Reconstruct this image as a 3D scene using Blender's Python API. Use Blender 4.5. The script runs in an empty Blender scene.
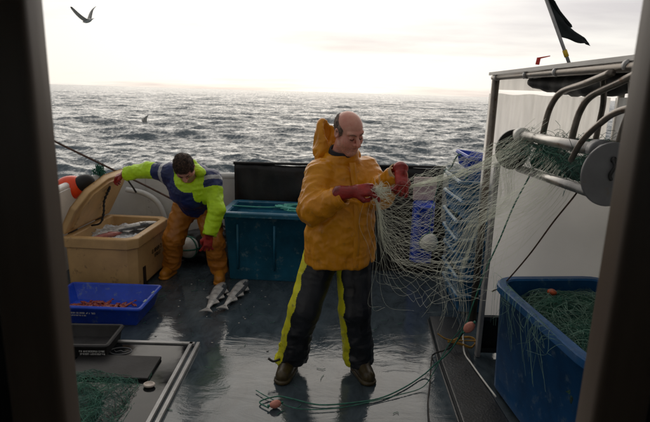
import bpy, bmesh, math, random
import numpy as np
from mathutils import Vector, Matrix, Euler

SC = bpy.context.scene
COL = SC.collection
rad = math.radians
random.seed(4)
RNG = np.random.default_rng(7)

# ------------------------------------------------------------------ camera
cam_d = bpy.data.cameras.new('camera')
cam = bpy.data.objects.new('camera', cam_d); COL.objects.link(cam)
cam_d.sensor_width = 36; cam_d.lens = 510 / 650 * 36
cam_d.clip_start = 0.05; cam_d.clip_end = 20000
cam.location = (0, 0, 1.85)
pit = math.atan(119 / 510)
cam.matrix_world = Matrix.Translation((0, 0, 1.85)) @ Matrix.Rotation(rad(90) - pit, 4, 'X') @ Matrix.Rotation(rad(1.7), 4, 'Z')
cam_d.dof.use_dof = True; cam_d.dof.focus_distance = 3.3; cam_d.dof.aperture_fstop = 5.6
SC.camera = cam
SC.view_settings.view_transform = 'Standard'; SC.view_settings.look = 'None'
SC.view_settings.gamma = 1; SC.view_settings.use_curve_mapping = False
SC.view_settings.exposure = 0.48

# ------------------------------------------------------------------ sky + sun
SUN_EL, SUN_AZ = 25.0, -3.0           # azimuth: degrees from +Y, minus = to the left
world = bpy.data.worlds.new('World'); SC.world = world; world.use_nodes = True
nt = world.node_tree; nt.nodes.clear()
def wn(t, **k):
    n = nt.nodes.new(t)
    for a, b in k.items(): setattr(n, a, b)
    return n
def wmath(op, a, b=None, clamp=False):
    n = wn('ShaderNodeMath', operation=op, use_clamp=clamp)
    for i, v in enumerate((a, b)):
        if v is None: continue
        if isinstance(v, (int, float)): n.inputs[i].default_value = v
        else: nt.links.new(v, n.inputs[i])
    return n.outputs[0]
sky = wn('ShaderNodeTexSky', sky_type='NISHITA', sun_disc=False, sun_elevation=rad(SUN_EL), sun_rotation=rad(SUN_AZ))
bgs = wn('ShaderNodeBackground'); bgs.inputs[1].default_value = 0.07
nt.links.new(sky.outputs[0], bgs.inputs[0])
tc = wn('ShaderNodeTexCoord')
sd = Vector((math.sin(rad(SUN_AZ)) * math.cos(rad(SUN_EL)), math.cos(rad(SUN_AZ)) * math.cos(rad(SUN_EL)), math.sin(rad(SUN_EL))))
dt = wn('ShaderNodeVectorMath', operation='DOT_PRODUCT'); nt.links.new(tc.outputs['Generated'], dt.inputs[0]); dt.inputs[1].default_value = sd
cosang = wmath('MAXIMUM', dt.outputs['Value'], 0.0)
glow = wmath('POWER', cosang, 1.8)
sep = wn('ShaderNodeSeparateXYZ'); nt.links.new(tc.outputs['Generated'], sep.inputs[0])
# cloud sheet at a height: direction / (z + 0.12)
den = wmath('ADD', wmath('MAXIMUM', sep.outputs['Z'], 0.0), 0.10)
cx = wmath('DIVIDE', sep.outputs['X'], den); cy = wmath('DIVIDE', sep.outputs['Y'], den)
cmb = wn('ShaderNodeCombineXYZ'); nt.links.new(cx, cmb.inputs[0]); nt.links.new(cy, cmb.inputs[1])
nz = wn('ShaderNodeTexNoise'); nz.inputs['Scale'].default_value = 0.42; nz.inputs['Detail'].default_value = 7; nz.inputs['Roughness'].default_value = 0.52
mp = wn('ShaderNodeMapping'); mp.inputs['Location'].default_value = (1.9, 0.6, 3.0); mp.inputs['Scale'].default_value = (0.7, 1.25, 1)
nt.links.new(cmb.outputs[0], mp.inputs[0]); nt.links.new(mp.outputs[0], nz.inputs['Vector'])
cr = wn('ShaderNodeValToRGB'); nt.links.new(nz.outputs['Fac'], cr.inputs[0])
cr.color_ramp.elements[0].position = 0.34; cr.color_ramp.elements[0].color = (0.70, 0.655, 0.65, 1)
cr.color_ramp.elements[1].position = 0.50; cr.color_ramp.elements[1].color = (1.0, 0.955, 0.90, 1)
lum = wmath('ADD', wmath('MULTIPLY', glow, 0.67), 0.26)
bgc = wn('ShaderNodeBackground'); nt.links.new(cr.outputs[0], bgc.inputs[0]); nt.links.new(lum, bgc.inputs[1])
mx = wn('ShaderNodeMixShader'); mx.inputs[0].default_value = 0.90
nt.links.new(bgs.outputs[0], mx.inputs[1]); nt.links.new(bgc.outputs[0], mx.inputs[2])
wo = wn('ShaderNodeOutputWorld'); nt.links.new(mx.outputs[0], wo.inputs[0])

sl = bpy.data.lights.new('sun', 'SUN'); sl.energy = 0.5; sl.angle = rad(60); sl.color = (1.0, 0.90, 0.76)
sun = bpy.data.objects.new('sun', sl); COL.objects.link(sun)
sun.rotation_euler = (-sd).to_track_quat('-Z', 'Y').to_euler()

# ------------------------------------------------------------------ materials
MATS = {}
def mat(name, col, rough=0.5, metal=0.0, var=0.15, vscale=6.0, bump=0.0, bscale=40.0, col2=None, stretch=(1, 1, 1),
        spec=0.5, trans=0.0, alpha=1.0, rvar=0.0, wear=None, wearth=0.62, sss=0.0, coat=0.0, ior=1.45):
    if name in MATS: return MATS[name]
    m = bpy.data.materials.new(name); m.use_nodes = True
    t = m.node_tree; b = t.nodes['Principled BSDF']
    b.inputs['Roughness'].default_value = rough; b.inputs['Metallic'].default_value = metal
    b.inputs['Specular IOR Level'].default_value = spec; b.inputs['Transmission Weight'].default_value = trans
    b.inputs['IOR'].default_value = ior
    b.inputs['Coat Weight'].default_value = coat; b.inputs['Coat Roughness'].default_value = 0.12
    if sss: b.inputs['Subsurface Weight'].default_value = sss; b.inputs['Subsurface Radius'].default_value = (.01, .004, .002); b.inputs['Subsurface Scale'].default_value = 1.0
    tcn = t.nodes.new('ShaderNodeTexCoord'); mpn = t.nodes.new('ShaderNodeMapping'); mpn.inputs['Scale'].default_value = stretch
    t.links.new(tcn.outputs['Object'], mpn.inputs[0])
    n = t.nodes.new('ShaderNodeTexNoise'); n.inputs['Scale'].default_value = vscale; n.inputs['Detail'].default_value = 6; n.inputs['Roughness'].default_value = 0.62
    t.links.new(mpn.outputs[0], n.inputs['Vector'])
    r = t.nodes.new('ShaderNodeValToRGB')
    c2 = col2 if col2 else tuple(c * (1 - var * 2) for c in col)
    c1 = col if col2 else tuple(min(1, c * (1 + var)) for c in col)
    r.color_ramp.elements[0].position = 0.35; r.color_ramp.elements[0].color = (*c2, 1)
    r.color_ramp.elements[1].position = 0.65; r.color_ramp.elements[1].color = (*c1, 1)
    t.links.new(n.outputs['Fac'], r.inputs[0]); out = r.outputs[0]
    if wear:
        n3 = t.nodes.new('ShaderNodeTexNoise'); n3.inputs['Scale'].default_value = vscale * 3.3; n3.inputs['Detail'].default_value = 8; n3.inputs['Roughness'].default_value = 0.7
        t.links.new(mpn.outputs[0], n3.inputs['Vector'])
        mr = t.nodes.new('ShaderNodeMapRange'); mr.inputs[1].default_value = wearth - .04; mr.inputs[2].default_value = wearth + .06
        t.links.new(n3.outputs['Fac'], mr.inputs[0])
        mxx = t.nodes.new('ShaderNodeMix'); mxx.data_type = 'RGBA'; t.links.new(mr.outputs[0], mxx.inputs[0]); t.links.new(out, mxx.inputs[6]); mxx.inputs[7].default_value = (*wear, 1)
        out = mxx.outputs[2]
    t.links.new(out, b.inputs['Base Color'])
    if rvar:
        mr = t.nodes.new('ShaderNodeMapRange'); mr.inputs[1].default_value = .35; mr.inputs[2].default_value = .65
        mr.inputs[3].default_value = max(0.03, rough - rvar); mr.inputs[4].default_value = min(1, rough + rvar)
        t.links.new(n.outputs['Fac'], mr.inputs[0]); t.links.new(mr.outputs[0], b.inputs['Roughness'])
    if bump:
        n2 = t.nodes.new('ShaderNodeTexNoise'); n2.inputs['Scale'].default_value = bscale; n2.inputs['Detail'].default_value = 5
        t.links.new(mpn.outputs[0], n2.inputs['Vector'])
        bp = t.nodes.new('ShaderNodeBump'); bp.inputs['Strength'].default_value = bump; bp.inputs['Distance'].default_value = 0.01
        t.links.new(n2.outputs['Fac'], bp.inputs['Height']); t.links.new(bp.outputs[0], b.inputs['Normal'])
    if alpha < 1: b.inputs['Alpha'].default_value = alpha
    MATS[name] = m
    return m

M = dict(
    white=mat('white_gelcoat', (.62, .62, .60), .35, var=.06, vscale=3, rvar=.1, wear=(.30, .28, .24), wearth=.66, bump=.05),
    deckm=mat('wet_deck_paint', (.050, .060, .066), .2),
    steel=mat('brushed_steel', (.42, .41, .39), .32, metal=.9, var=.12, vscale=10, bump=.05, rvar=.1, wear=(.22, .14, .09), wearth=.68),
    steeld=mat('weathered_dark_steel', (.20, .175, .15), .38, metal=.7, var=.2, vscale=9, bump=.08, rvar=.1, wear=(.12, .06, .03), wearth=.62),
    alu=mat('dull_aluminium', (.36, .36, .36), .4, metal=.35, var=.12, vscale=5, bump=.06, wear=(.16, .15, .13), wearth=.64),
    black=mat('black_plastic', (.012, .012, .013), .42, var=.3, bump=.1, vscale=4, wear=(.05, .05, .05), wearth=.66),
    rubber=mat('black_rubber', (.015, .015, .016), .6, var=.3, bump=.15),
    beige=mat('beige_box_plastic', (.56, .355, .155), .45, var=.08, vscale=4, bump=.06, bscale=60, wear=(.25, .16, .08), wearth=.63),
    tubblue=mat('teal_blue_tub_plastic', (.012, .12, .21), .4, var=.15, vscale=4, bump=.06, wear=(.12, .22, .27), wearth=.60),
    bluedk=mat('deep_blue_tub_plastic', (.010, .085, .24), .38, var=.15, vscale=4, bump=.06, wear=(.09, .17, .28), wearth=.60),
    crate=mat('bright_blue_crate_plastic', (.014, .065, .52), .35, var=.12, vscale=5, bump=.05, wear=(.10, .16, .40), wearth=.61),
    crate2=mat('worn_blue_crate_plastic', (.018, .15, .33), .42, var=.15, vscale=5, bump=.05, wear=(.10, .2, .3), wearth=.6),
    rimwear=mat('scuffed_pale_rim', (.34, .44, .50), .5, var=.25, vscale=14),
    pink=mat('pale_pink_plastic', (.62, .45, .44), .5, var=.1, vscale=5),
    orange=mat('orange_oilskin', (.68, .285, .007), .36, var=.14, vscale=4, bump=.15, bscale=14, rvar=.1, col2=(.56, .215, .006), wear=(.34, .15, .02), wearth=.64, coat=.08, spec=.38),
    liner=mat('dark_jacket_lining', (.02, .022, .03), .8),
    cufflin=mat('tan_cuff_lining', (.48, .33, .18), .7),
    trous=mat('black_oilskin_trousers', (.016, .018, .024), .38, var=.3, vscale=6, bump=.25, bscale=18, rvar=.1),
    stripe=mat('yellow_trouser_panel', (.62, .60, .015), .42, var=.1, bump=.2, bscale=18, wear=(.2, .18, .03), wearth=.62),
    boots=mat('olive_brown_rubber_boots', (.060, .044, .018), .3, var=.3, vscale=12, bump=.1),
    hiviz=mat('hi_vis_yellow_cloth', (.50, .80, .012), .5, var=.08, vscale=6, bump=.3, bscale=20),
    navy=mat('navy_jacket_cloth', (.010, .022, .11), .5, var=.2, vscale=6, bump=.3, bscale=20),
    reflect=mat('grey_reflective_tape', (.42, .43, .44), .4, var=.1),
    rust=mat('orange_brown_bib_trousers', (.46, .17, .018), .38, var=.2, vscale=7, bump=.3, bscale=18, col2=(.32, .11, .010), rvar=.1),
    bootor=mat('orange_rubber_boots', (.50, .20, .02), .35, var=.15, vscale=9, bump=.08),
    glove=mat('red_rubber_glove', (.30, .020, .016), .38, var=.25, vscale=14, bump=.2, bscale=60, rvar=.08),
    skin=mat('skin', (.68, .36, .27), .40, var=.08, vscale=22, bump=.08, bscale=120, col2=(.60, .25, .19), sss=.12),
    hair=mat('short_greying_hair', (.24, .17, .135), .7, var=.5, vscale=90, bump=.8, bscale=190, stretch=(1, 1, .3)),
    hair2=mat('dark_brown_hair', (.075, .042, .026), .6, var=.6, vscale=70, bump=1.0, bscale=150, stretch=(1, .4, 1)),
    stubble=mat('stubbled_skin', (.44, .25, .20), .5, var=.1, vscale=60),
    flush=mat('flushed_skin', (.66, .26, .20), .4, var=.1, vscale=60, sss=.1),
    brow=mat('eyebrow_hair', (.17, .085, .06), .8),
    lash=mat('lash_line', (.03, .015, .012), .6),
    lip=mat('lip_skin', (.42, .17, .14), .45, var=.1),
    fishsk=mat('silver_fish_skin', (.64, .63, .60), .25, var=.2, vscale=14, col2=(.24, .24, .24), metal=.15, bump=.1, bscale=150),
    fishbk=mat('dark_fish_back', (.12, .13, .14), .25, var=.3, vscale=22, col2=(.05, .055, .06)),
    fishpk=mat('pink_gutted_fish', (.46, .20, .18), .3, var=.2, vscale=24, col2=(.36, .10, .08)),
    fishrd=mat('red_fish_skin', (.30, .055, .035), .25, var=.3, vscale=40, col2=(.20, .03, .02)),
    glossk=mat('glossy_black_hatch', (.010, .012, .014), .12, var=.3, spec=.3, vscale=5, rvar=.06, bump=.05, bscale=12),
    ice=mat('crushed_ice', (.70, .74, .78), .25, var=.12, vscale=40, bump=.8, bscale=70),
    twine=mat('cream_net_twine', (.86, .90, .76), .5, var=.12),
    twineg=mat('pale_green_net_twine', (.20, .36, .28), .5, var=.2),
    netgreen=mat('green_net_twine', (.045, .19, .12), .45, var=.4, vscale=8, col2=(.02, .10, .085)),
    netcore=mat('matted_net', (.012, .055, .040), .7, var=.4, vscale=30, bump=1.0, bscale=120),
    ropeg=mat('green_rope', (.03, .17, .12), .55, var=.2, vscale=40),
    ropeb=mat('brown_rope', (.10, .060, .045), .7, var=.3, vscale=30),
    ropey=mat('yellow_rope', (.36, .20, .03), .6, var=.2, vscale=30),
    ropek=mat('black_cord', (.015, .013, .012), .6),
    ropet=mat('turquoise_rope', (.06, .36, .30), .5, var=.2),
    floatp=mat('pink_net_float', (.62, .26, .20), .45, var=.15, vscale=30, col2=(.45, .16, .12)),
    floatw=mat('white_net_float', (.66, .66, .62), .4, var=.1, vscale=20),
    floato=mat('orange_net_float', (.55, .10, .03), .5, var=.15, vscale=20),
    buoy=mat('red_orange_buoy', (.85, .07, .015), .35, var=.08, vscale=8),
    flag=mat('black_flag_cloth', (.012, .018, .02), .8, var=.3),
    pole=mat('pale_flag_pole', (.42, .42, .42), .4),
    tapey=mat('yellow_tape', (.75, .50, .03), .5),
    panelg=mat('grey_white_panel', (.66, .65, .63), .4, var=.05, vscale=2, rvar=.08, wear=(.25, .24, .22), wearth=.68),
    cheek=mat('grey_painted_plate', (.13, .135, .145), .42, var=.1, vscale=6, wear=(.12, .11, .10), wearth=.64),
    roofm=mat('white_canopy_sheet', (.62, .60, .57), .45, var=.08, vscale=3, wear=(.3, .28, .25), wearth=.66),
    step=mat('dark_grey_deck_plate', (.020, .023, .026), .35, var=.2, vscale=10, bump=.25, bscale=70),
    jamb=mat('brown_painted_jamb', (.125, .095, .073), .34, var=.12, vscale=8, bump=.04, stretch=(1, 1, .15)),
    inner=mat('cabin_wall_dark', (.16, .135, .115), .6, var=.1),
    glass=mat('window_glass', (.9, .95, .95), .02, trans=1.0, var=.0),
    feath=mat('gull_white_feather', (.85, .85, .83), .6, var=.05, vscale=10),
    featg=mat('gull_grey_wing', (.40, .40, .40), .6, var=.15, vscale=10),
    tipb=mat('dark_wing_tip', (.02, .02, .02), .6),
    shell=mat('pale_shell', (.66, .58, .52), .3, var=.1, vscale=30),
    mark=mat('white_print', (.5, .5, .5), .5, var=.1),
    markd=mat('dark_print', (.05, .035, .02), .5, var=.1),
    redlamp=mat('red_plastic', (.55, .03, .02), .4),
)
# sheet: translucent, lets light through
def translucent(name, col, st=(3, 3, .35), sc=9):
    m = bpy.data.materials.new(name); m.use_nodes = True; t = m.node_tree; t.nodes.clear()
    o = t.nodes.new('ShaderNodeOutputMaterial'); a = t.nodes.new('ShaderNodeBsdfTranslucent'); b = t.nodes.new('ShaderNodeBsdfPrincipled')
    b.inputs['Roughness'].default_value = .45; b.inputs['Base Color'].default_value = (*col, 1); a.inputs['Color'].default_value = (*col, 1)
    n = t.nodes.new('ShaderNodeTexNoise'); n.inputs['Scale'].default_value = sc; n.inputs['Detail'].default_value = 5
    tc_ = t.nodes.new('ShaderNodeTexCoord'); mp_ = t.nodes.new('ShaderNodeMapping'); mp_.inputs['Scale'].default_value = st
    t.links.new(tc_.outputs['Object'], mp_.inputs[0]); t.links.new(mp_.outputs[0], n.inputs['Vector'])
    r = t.nodes.new('ShaderNodeValToRGB'); r.color_ramp.elements[0].position = .35; r.color_ramp.elements[0].color = (*[c * .86 for c in col], 1)
    r.color_ramp.elements[1].position = .62; r.color_ramp.elements[1].color = (*col, 1)
    t.links.new(n.outputs['Fac'], r.inputs[0]); t.links.new(r.outputs[0], a.inputs[0]); t.links.new(r.outputs[0], b.inputs[0])
    mx_ = t.nodes.new('ShaderNodeMixShader'); mx_.inputs[0].default_value = .88
    t.links.new(b.outputs[0], mx_.inputs[1]); t.links.new(a.outputs[0], mx_.inputs[2]); t.links.new(mx_.outputs[0], o.inputs[0])
    MATS[name] = m; return m
M['sheet'] = translucent('milky_plastic_sheet', (.95, .92, .86))

# wet deck: puddled sheen with scuffs and tiny ripples
def build_deck_mat():
    m = M['deckm']; t = m.node_tree; t.nodes.clear()
    N = t.nodes.new; L = t.links.new
    o = N('ShaderNodeOutputMaterial'); b = N('ShaderNodeBsdfPrincipled'); L(b.outputs[0], o.inputs[0])
    tcn = N('ShaderNodeTexCoord')
    def noise(sc, det, ro=.6, st=(1, 1, 1), dist=0):
        mp_ = N('ShaderNodeMapping'); mp_.inputs['Scale'].default_value = st; L(tcn.outputs['Object'], mp_.inputs[0])
        n = N('ShaderNodeTexNoise'); n.inputs['Scale'].default_value = sc; n.inputs['Detail'].default_value = det; n.inputs['Roughness'].default_value = ro
        n.inputs['Distortion'].default_value = dist; L(mp_.outputs[0], n.inputs['Vector']); return n.outputs['Fac']
    def mrange(v, a, b_, c, d):
        r = N('ShaderNodeMapRange'); r.inputs[1].default_value = a; r.inputs[2].default_value = b_; r.inputs[3].default_value = c; r.inputs[4].default_value = d
        L(v, r.inputs[0]); return r.outputs[0]
    pud = noise(1.5, 4, .55, (1, .8, 1), .6)
    fine = noise(9, 8, .7, (1, .5, 1), .8)
    grit = noise(120, 3)
    r = N('ShaderNodeValToRGB'); L(fine, r.inputs[0])
    r.color_ramp.elements[0].position = .32; r.color_ramp.elements[0].color = (.028, .039, .047, 1)
    r.color_ramp.elements[1].position = .68; r.color_ramp.elements[1].color = (.068, .090, .106, 1)
    L(r.outputs[0], b.inputs['Base Color'])
    ma = N('ShaderNodeMath'); ma.operation = 'ADD'
    L(mrange(pud, .42, .62, .04, .13), ma.inputs[0]); L(mrange(fine, .5, .75, 0, .10), ma.inputs[1]); L(ma.outputs[0], b.inputs['Roughness'])
    b.inputs['IOR'].default_value = 1.5
    h = N('ShaderNodeMath'); h.operation = 'ADD'
    g = N('ShaderNodeMath'); g.operation = 'MULTIPLY'; L(grit, g.inputs[0]); L(mrange(pud, .42, .58, 0.0, .10), g.inputs[1])
    L(g.outputs[0], h.inputs[0]); L(noise(4, 5, .6, (.6, 1.3, 1), .8), h.inputs[1])
    bp = N('ShaderNodeBump'); bp.inputs['Strength'].default_value = .15; bp.inputs['Distance'].default_value = .03
    L(h.outputs[0], bp.inputs['Height']); L(bp.outputs[0], b.inputs['Normal'])
build_deck_mat()

def sea_mat():
    m = bpy.data.materials.new('sea_water'); m.use_nodes = True; t = m.node_tree; N = t.nodes.new; L = t.links.new
    b = t.nodes['Principled BSDF']; b.inputs['Base Color'].default_value = (.072, .104, .124, 1)
    b.inputs['Roughness'].default_value = .08; b.inputs['IOR'].default_value = 1.34
    tcn = N('ShaderNodeTexCoord'); geo = N('ShaderNodeNewGeometry'); acc = geo.outputs['Normal']
    # ripples too small for the mesh: slopes added straight to the normal so they hold at any distance
    for sc, k, st in ((1.1, .7, (.8, 1, 1)), (4.5, .85, (.8, 1, 1)), (14.0, .6, (1, 1, 1))):
        mp_ = N('ShaderNodeMapping'); mp_.inputs['Scale'].default_value = st; L(tcn.outputs['Object'], mp_.inputs[0])
        n = N('ShaderNodeTexNoise'); n.inputs['Scale'].default_value = sc; n.inputs['Detail'].default_value = 2.5; n.inputs['Roughness'].default_value = .55
        n.inputs['Distortion'].default_value = .4; L(mp_.outputs[0], n.inputs['Vector'])
        a = N('ShaderNodeVectorMath'); a.operation = 'SUBTRACT'; L(n.outputs['Color'], a.inputs[0]); a.inputs[1].default_value = (.5, .5, .5)
        c = N('ShaderNodeVectorMath'); c.operation = 'MULTIPLY'; L(a.outputs[0], c.inputs[0]); c.inputs[1].default_value = (k, k, 0)
        d = N('ShaderNodeVectorMath'); d.operation = 'ADD'; L(acc, d.inputs[0]); L(c.outputs[0], d.inputs[1]); acc = d.outputs[0]
    # constant tilt of the normals towards the boat, added to darken the far water
    d = N('ShaderNodeVectorMath'); d.operation = 'ADD'; L(acc, d.inputs[0]); d.inputs[1].default_value = (.01, -.165, 0); acc = d.outputs[0]
    nm = N('ShaderNodeVectorMath'); nm.operation = 'NORMALIZE'; L(acc, nm.inputs[0]); L(nm.outputs[0], b.inputs['Normal'])
    return m
M['sea'] = sea_mat()

# ------------------------------------------------------------------ object helpers
def link(name, verts, faces, material, parent=None, smooth=False, mats=None, midx=None):
    me = bpy.data.meshes.new(name)
    me.from_pydata([tuple(v) for v in verts], [], [tuple(int(i) for i in f) for f in faces])
    for mm in (mats or [material]): me.materials.append(mm)
    if midx is not None: me.polygons.foreach_set('material_index', np.asarray(midx, dtype=np.int32))
    if smooth: me.polygons.foreach_set('use_smooth', np.ones(len(me.polygons), dtype=bool))
    me.update()
    o = bpy.data.objects.new(name, me); COL.objects.link(o)
    if parent is not None: o.parent = parent
    return o
def tag(o, label=None, cat=None, group=None, kind=None):
    if label: o['label'] = label
    if cat: o['category'] = cat
    if group: o['group'] = group
    if kind: o['kind'] = kind
    return o
def thing(name, label, cat, loc=(0, 0, 0), rz=0, group=None):
    o = bpy.data.objects.new(name, None); o.empty_display_size = .1; COL.objects.link(o)
    o.location = loc; o.rotation_euler = (0, 0, rz)
    return tag(o, label, cat, group)
def copy_tree(o, parent=None):
    c = o.copy(); COL.objects.link(c)
    if parent is not None: c.parent = parent
    for ch in list(o.children): copy_tree(ch, c)
    return c
def bevel(o, w=.006, seg=2):
    m = o.modifiers.new('bevel', 'BEVEL'); m.width = w; m.segments = seg; m.limit_method = 'ANGLE'; m.angle_limit = rad(35)
    o.data.polygons.foreach_set('use_smooth', np.ones(len(o.data.polygons), dtype=bool))
    w_ = o.modifiers.new('wn', 'WEIGHTED_NORMAL'); return o

class MB:
    def __init__(s): s.v = []; s.f = []
    def add(s, v, f):
        n = len(s.v); s.v += [tuple(p) for p in v]; s.f += [tuple(i + n for i in q) for q in f]
    def box(s, c, d, R=None):
        x, y, z = d[0] / 2, d[1] / 2, d[2] / 2
        v = [Vector((a, b, e)) for a in (-x, x) for b in (-y, y) for e in (-z, z)]
        if R is not None: v = [R @ p for p in v]
        v = [p + Vector(c) for p in v]
        s.add(v, [(0, 1, 3, 2), (4, 6, 7, 5), (0, 4, 5, 1), (2, 3, 7, 6), (0, 2, 6, 4), (1, 5, 7, 3)]); return s
    def tube(s, path, r, n=8, caps=True):
        P = [Vector(p) for p in path]; rr = r if isinstance(r, (list, tuple)) else [r] * len(P)
        t0 = (P[1] - P[0]).normalized(); u = t0.orthogonal().normalized(); rings = []
        for i, p in enumerate(P):
            t = (P[min(i + 1, len(P) - 1)] - P[max(i - 1, 0)])
            if t.length < 1e-9: t = t0.copy()
            t.normalize(); u = (u - t * u.dot(t))
            if u.length < 1e-6: u = t.orthogonal()
            u.normalize(); w = t.cross(u)
            rings.append([p + (u * math.cos(2 * math.pi * k / n) + w * math.sin(2 * math.pi * k / n)) * rr[i] for k in range(n)])
        v = [q for g in rings for q in g]
        f = [(i * n + k, i * n + (k + 1) % n, (i + 1) * n + (k + 1) % n, (i + 1) * n + k) for i in range(len(P) - 1) for k in range(n)]
        if caps: f += [tuple(range(n))[::-1], tuple((len(P) - 1) * n + k for k in range(n))]
        s.add(v, f); return s
    def ball(s, c, r, nu=16, nv=10, R=None):
        rx, ry, rz = r if isinstance(r, (tuple, list)) else (r, r, r)
        v = []; f = []
        for j in range(nv + 1):
            for i in range(nu):
                a = 2 * math.pi * i / nu; b = math.pi * j / nv
                p = Vector((rx * math.sin(b) * math.cos(a), ry * math.sin(b) * math.sin(a), rz * math.cos(b)))
                if R is not None: p = R @ p
                v.append(p + Vector(c))
        for j in range(nv):
            for i in range(nu): f.append((j * nu + i, (j + 1) * nu + i, (j + 1) * nu + (i + 1) % nu, j * nu + (i + 1) % nu))
        s.add(v, f); return s
    def cyl(s, a, b, r, n=20): return s.tube([a, b], r, n)
    def build(s, name, m, parent=None, smooth=False): return link(name, s.v, s.f, m, parent, smooth)

def catmull(pts, per=8):
    P = [Vector(p) for p in pts]; P = [P[0] * 2 - P[1]] + P + [P[-1] * 2 - P[-2]]; out = []
    for i in range(1, len(P) - 2):
        for k in range(per):
            t = k / per; a, b, c, d = P[i - 1:i + 3]
            out.append(0.5 * ((2 * b) + (c - a) * t + (2 * a - 5 * b + 4 * c - d) * t * t + (-a + 3 * b - 3 * c + d) * t ** 3))
    out.append(P[-2]); return out

def rr_ring(w, d, cr, z, n=5, ch=False):
    cr = max(.001, min(cr, w / 2 - .001, d / 2 - .001)); out = []
    for k, (sx, sy) in enumerate(((1, 1), (-1, 1), (-1, -1), (1, -1))):
        for i in range(n + 1):
            a = math.pi / 2 * (k + i / n)
            out.append(Vector((sx * (w / 2 - cr) + cr * math.cos(a), sy * (d / 2 - cr) + cr * math.sin(a), z)))
    return out
def loft_box(w, d, cr, prof, cap0=True, cap1=True, n=5):
    """prof: list of (inset, z); rings of a rounded rectangle"""
    v = []; f = []; rings = [rr_ring(w - 2 * i, d - 2 * i, cr - i if cr - i > .004 else .004, z, n) for i, z in prof]
    k = len(rings[0])
    for r_ in rings: v += r_
    for j in range(len(rings) - 1):
        for i in range(k): f.append((j * k + i, j * k + (i + 1) % k, (j + 1) * k + (i + 1) % k, (j + 1) * k + i))
    if cap0: f.append(tuple(range(k))[::-1])
    if cap1: f.append(tuple((len(rings) - 1) * k + i for i in range(k)))
    return v, f

# ---- signed distance modelling
def smin(a, b, k):
    h = np.clip(.5 + .5 * (b - a) / k, 0, 1); return b * (1 - h) + a * h - k * h * (1 - h)
def smax(a, b, k): return -smin(-a, -b, k)
def cone(P, a, b, ra, rb):
    a = np.array(a, float); b = np.array(b, float); d = b - a; t = np.clip(((P - a) @ d) / (d @ d), 0, 1)
    return np.linalg.norm(P - a - t[..., None] * d, axis=-1) - (ra + (rb - ra) * t)
def ell(P, c, r, R=None):
    q = P - np.array(c, float)
    if R is not None: q = q @ R
    r = np.array(r, float); k0 = np.linalg.norm(q / r, axis=-1); k1 = np.linalg.norm(q / (r * r), axis=-1)
    return k0 * (k0 - 1) / np.maximum(k1, 1e-9)
def sph(P, c, r): return np.linalg.norm(P - np.array(c, float), axis=-1) - r
def rbox(P, c, h, r, R=None):
    q = P - np.array(c, float)
    if R is not None: q = q @ R
    q = np.abs(q) - (np.array(h, float) - r)
    return np.linalg.norm(np.maximum(q, 0), axis=-1) + np.minimum(q.max(-1), 0) - r
def loft(P, secs, yaw=0):
    """secs: (z, cx, cy, rx, ry) stack of ellipses turned by yaw"""
    S = np.array(sorted(secs)); z = P[..., 2]
    cx, cy, rx, ry = (np.interp(z, S[:, 0], S[:, i]) for i in (1, 2, 3, 4))
    x = P[..., 0] - cx; y = P[..., 1] - cy; c, s = math.cos(yaw), math.sin(yaw)
    u = x * c + y * s; w = -x * s + y * c
    k = np.sqrt((u / rx) ** 2 + (w / ry) ** 2); d = (k - 1) * np.minimum(rx, ry)
    return smax(smax(d, z - S[-1, 0], .02), S[0, 0] - z, .012)
def nets(fn, ax):
    """surface nets on a rectilinear grid"""
    X, Y, Z = ax; G = np.stack(np.meshgrid(X, Y, Z, indexing='ij'), -1)
    F = np.empty(G.shape[:3])
    for i in range(0, len(X), 16): F[i:i + 16] = fn(G[i:i + 16])
    In = F < 0; n = np.array(F.shape) - 1
    S = np.zeros((*n, 3)); C = np.zeros(tuple(n))
    for axis in range(3):
        o = [a for a in range(3) if a != axis]
        lo = [slice(None)] * 3; hi = [slice(None)] * 3; lo[axis] = slice(0, -1); hi[axis] = slice(1, None)
        lo, hi = tuple(lo), tuple(hi)
        cross = In[lo] != In[hi]; idx = np.argwhere(cross)
        fa = F[lo][cross]; fb = F[hi][cross]; t = fa / (fa - fb)
        p = G[lo][cross] * (1 - t)[:, None] + G[hi][cross] * t[:, None]
        for da in (0, -1):
            for db in (0, -1):
                c = idx.copy(); c[:, o[0]] += da; c[:, o[1]] += db
                ok = (c >= 0).all(1) & (c < n).all(1); cc = c[ok]
                np.add.at(S, (cc[:, 0], cc[:, 1], cc[:, 2]), p[ok]); np.add.at(C, (cc[:, 0], cc[:, 1], cc[:, 2]), 1)
    has = C > 0; vid = -np.ones(tuple(n), int); vid[has] = np.arange(has.sum()); V = S[has] / C[has][:, None]; Q = []
    for axis in range(3):
        o = [(axis + 1) % 3, (axis + 2) % 3]
        lo = [slice(None)] * 3; hi = [slice(None)] * 3; lo[axis] = slice(0, -1); hi[axis] = slice(1, None)
        cross = In[tuple(lo)] != In[tuple(hi)]; idx = np.argwhere(cross); inside = In[tuple(lo)][cross]
        ok = (idx[:, o[0]] > 0) & (idx[:, o[1]] > 0) & (idx[:, o[0]] < n[o[0]]) & (idx[:, o[1]] < n[o[1]]); idx = idx[ok]; inside = inside[ok]
        def g(a, b):
            c = idx.copy(); c[:, o[0]] += a; c[:, o[1]] += b; return vid[c[:, 0], c[:, 1], c[:, 2]]
        q = np.stack([g(-1, -1), g(0, -1), g(0, 0), g(-1, 0)], 1); q[~inside] = q[~inside][:, ::-1]; Q.append(q)
    return V, np.concatenate(Q)
def uni(lo, hi, h): return [np.arange(lo[i], hi[i] + h, h) for i in range(3)]
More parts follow.
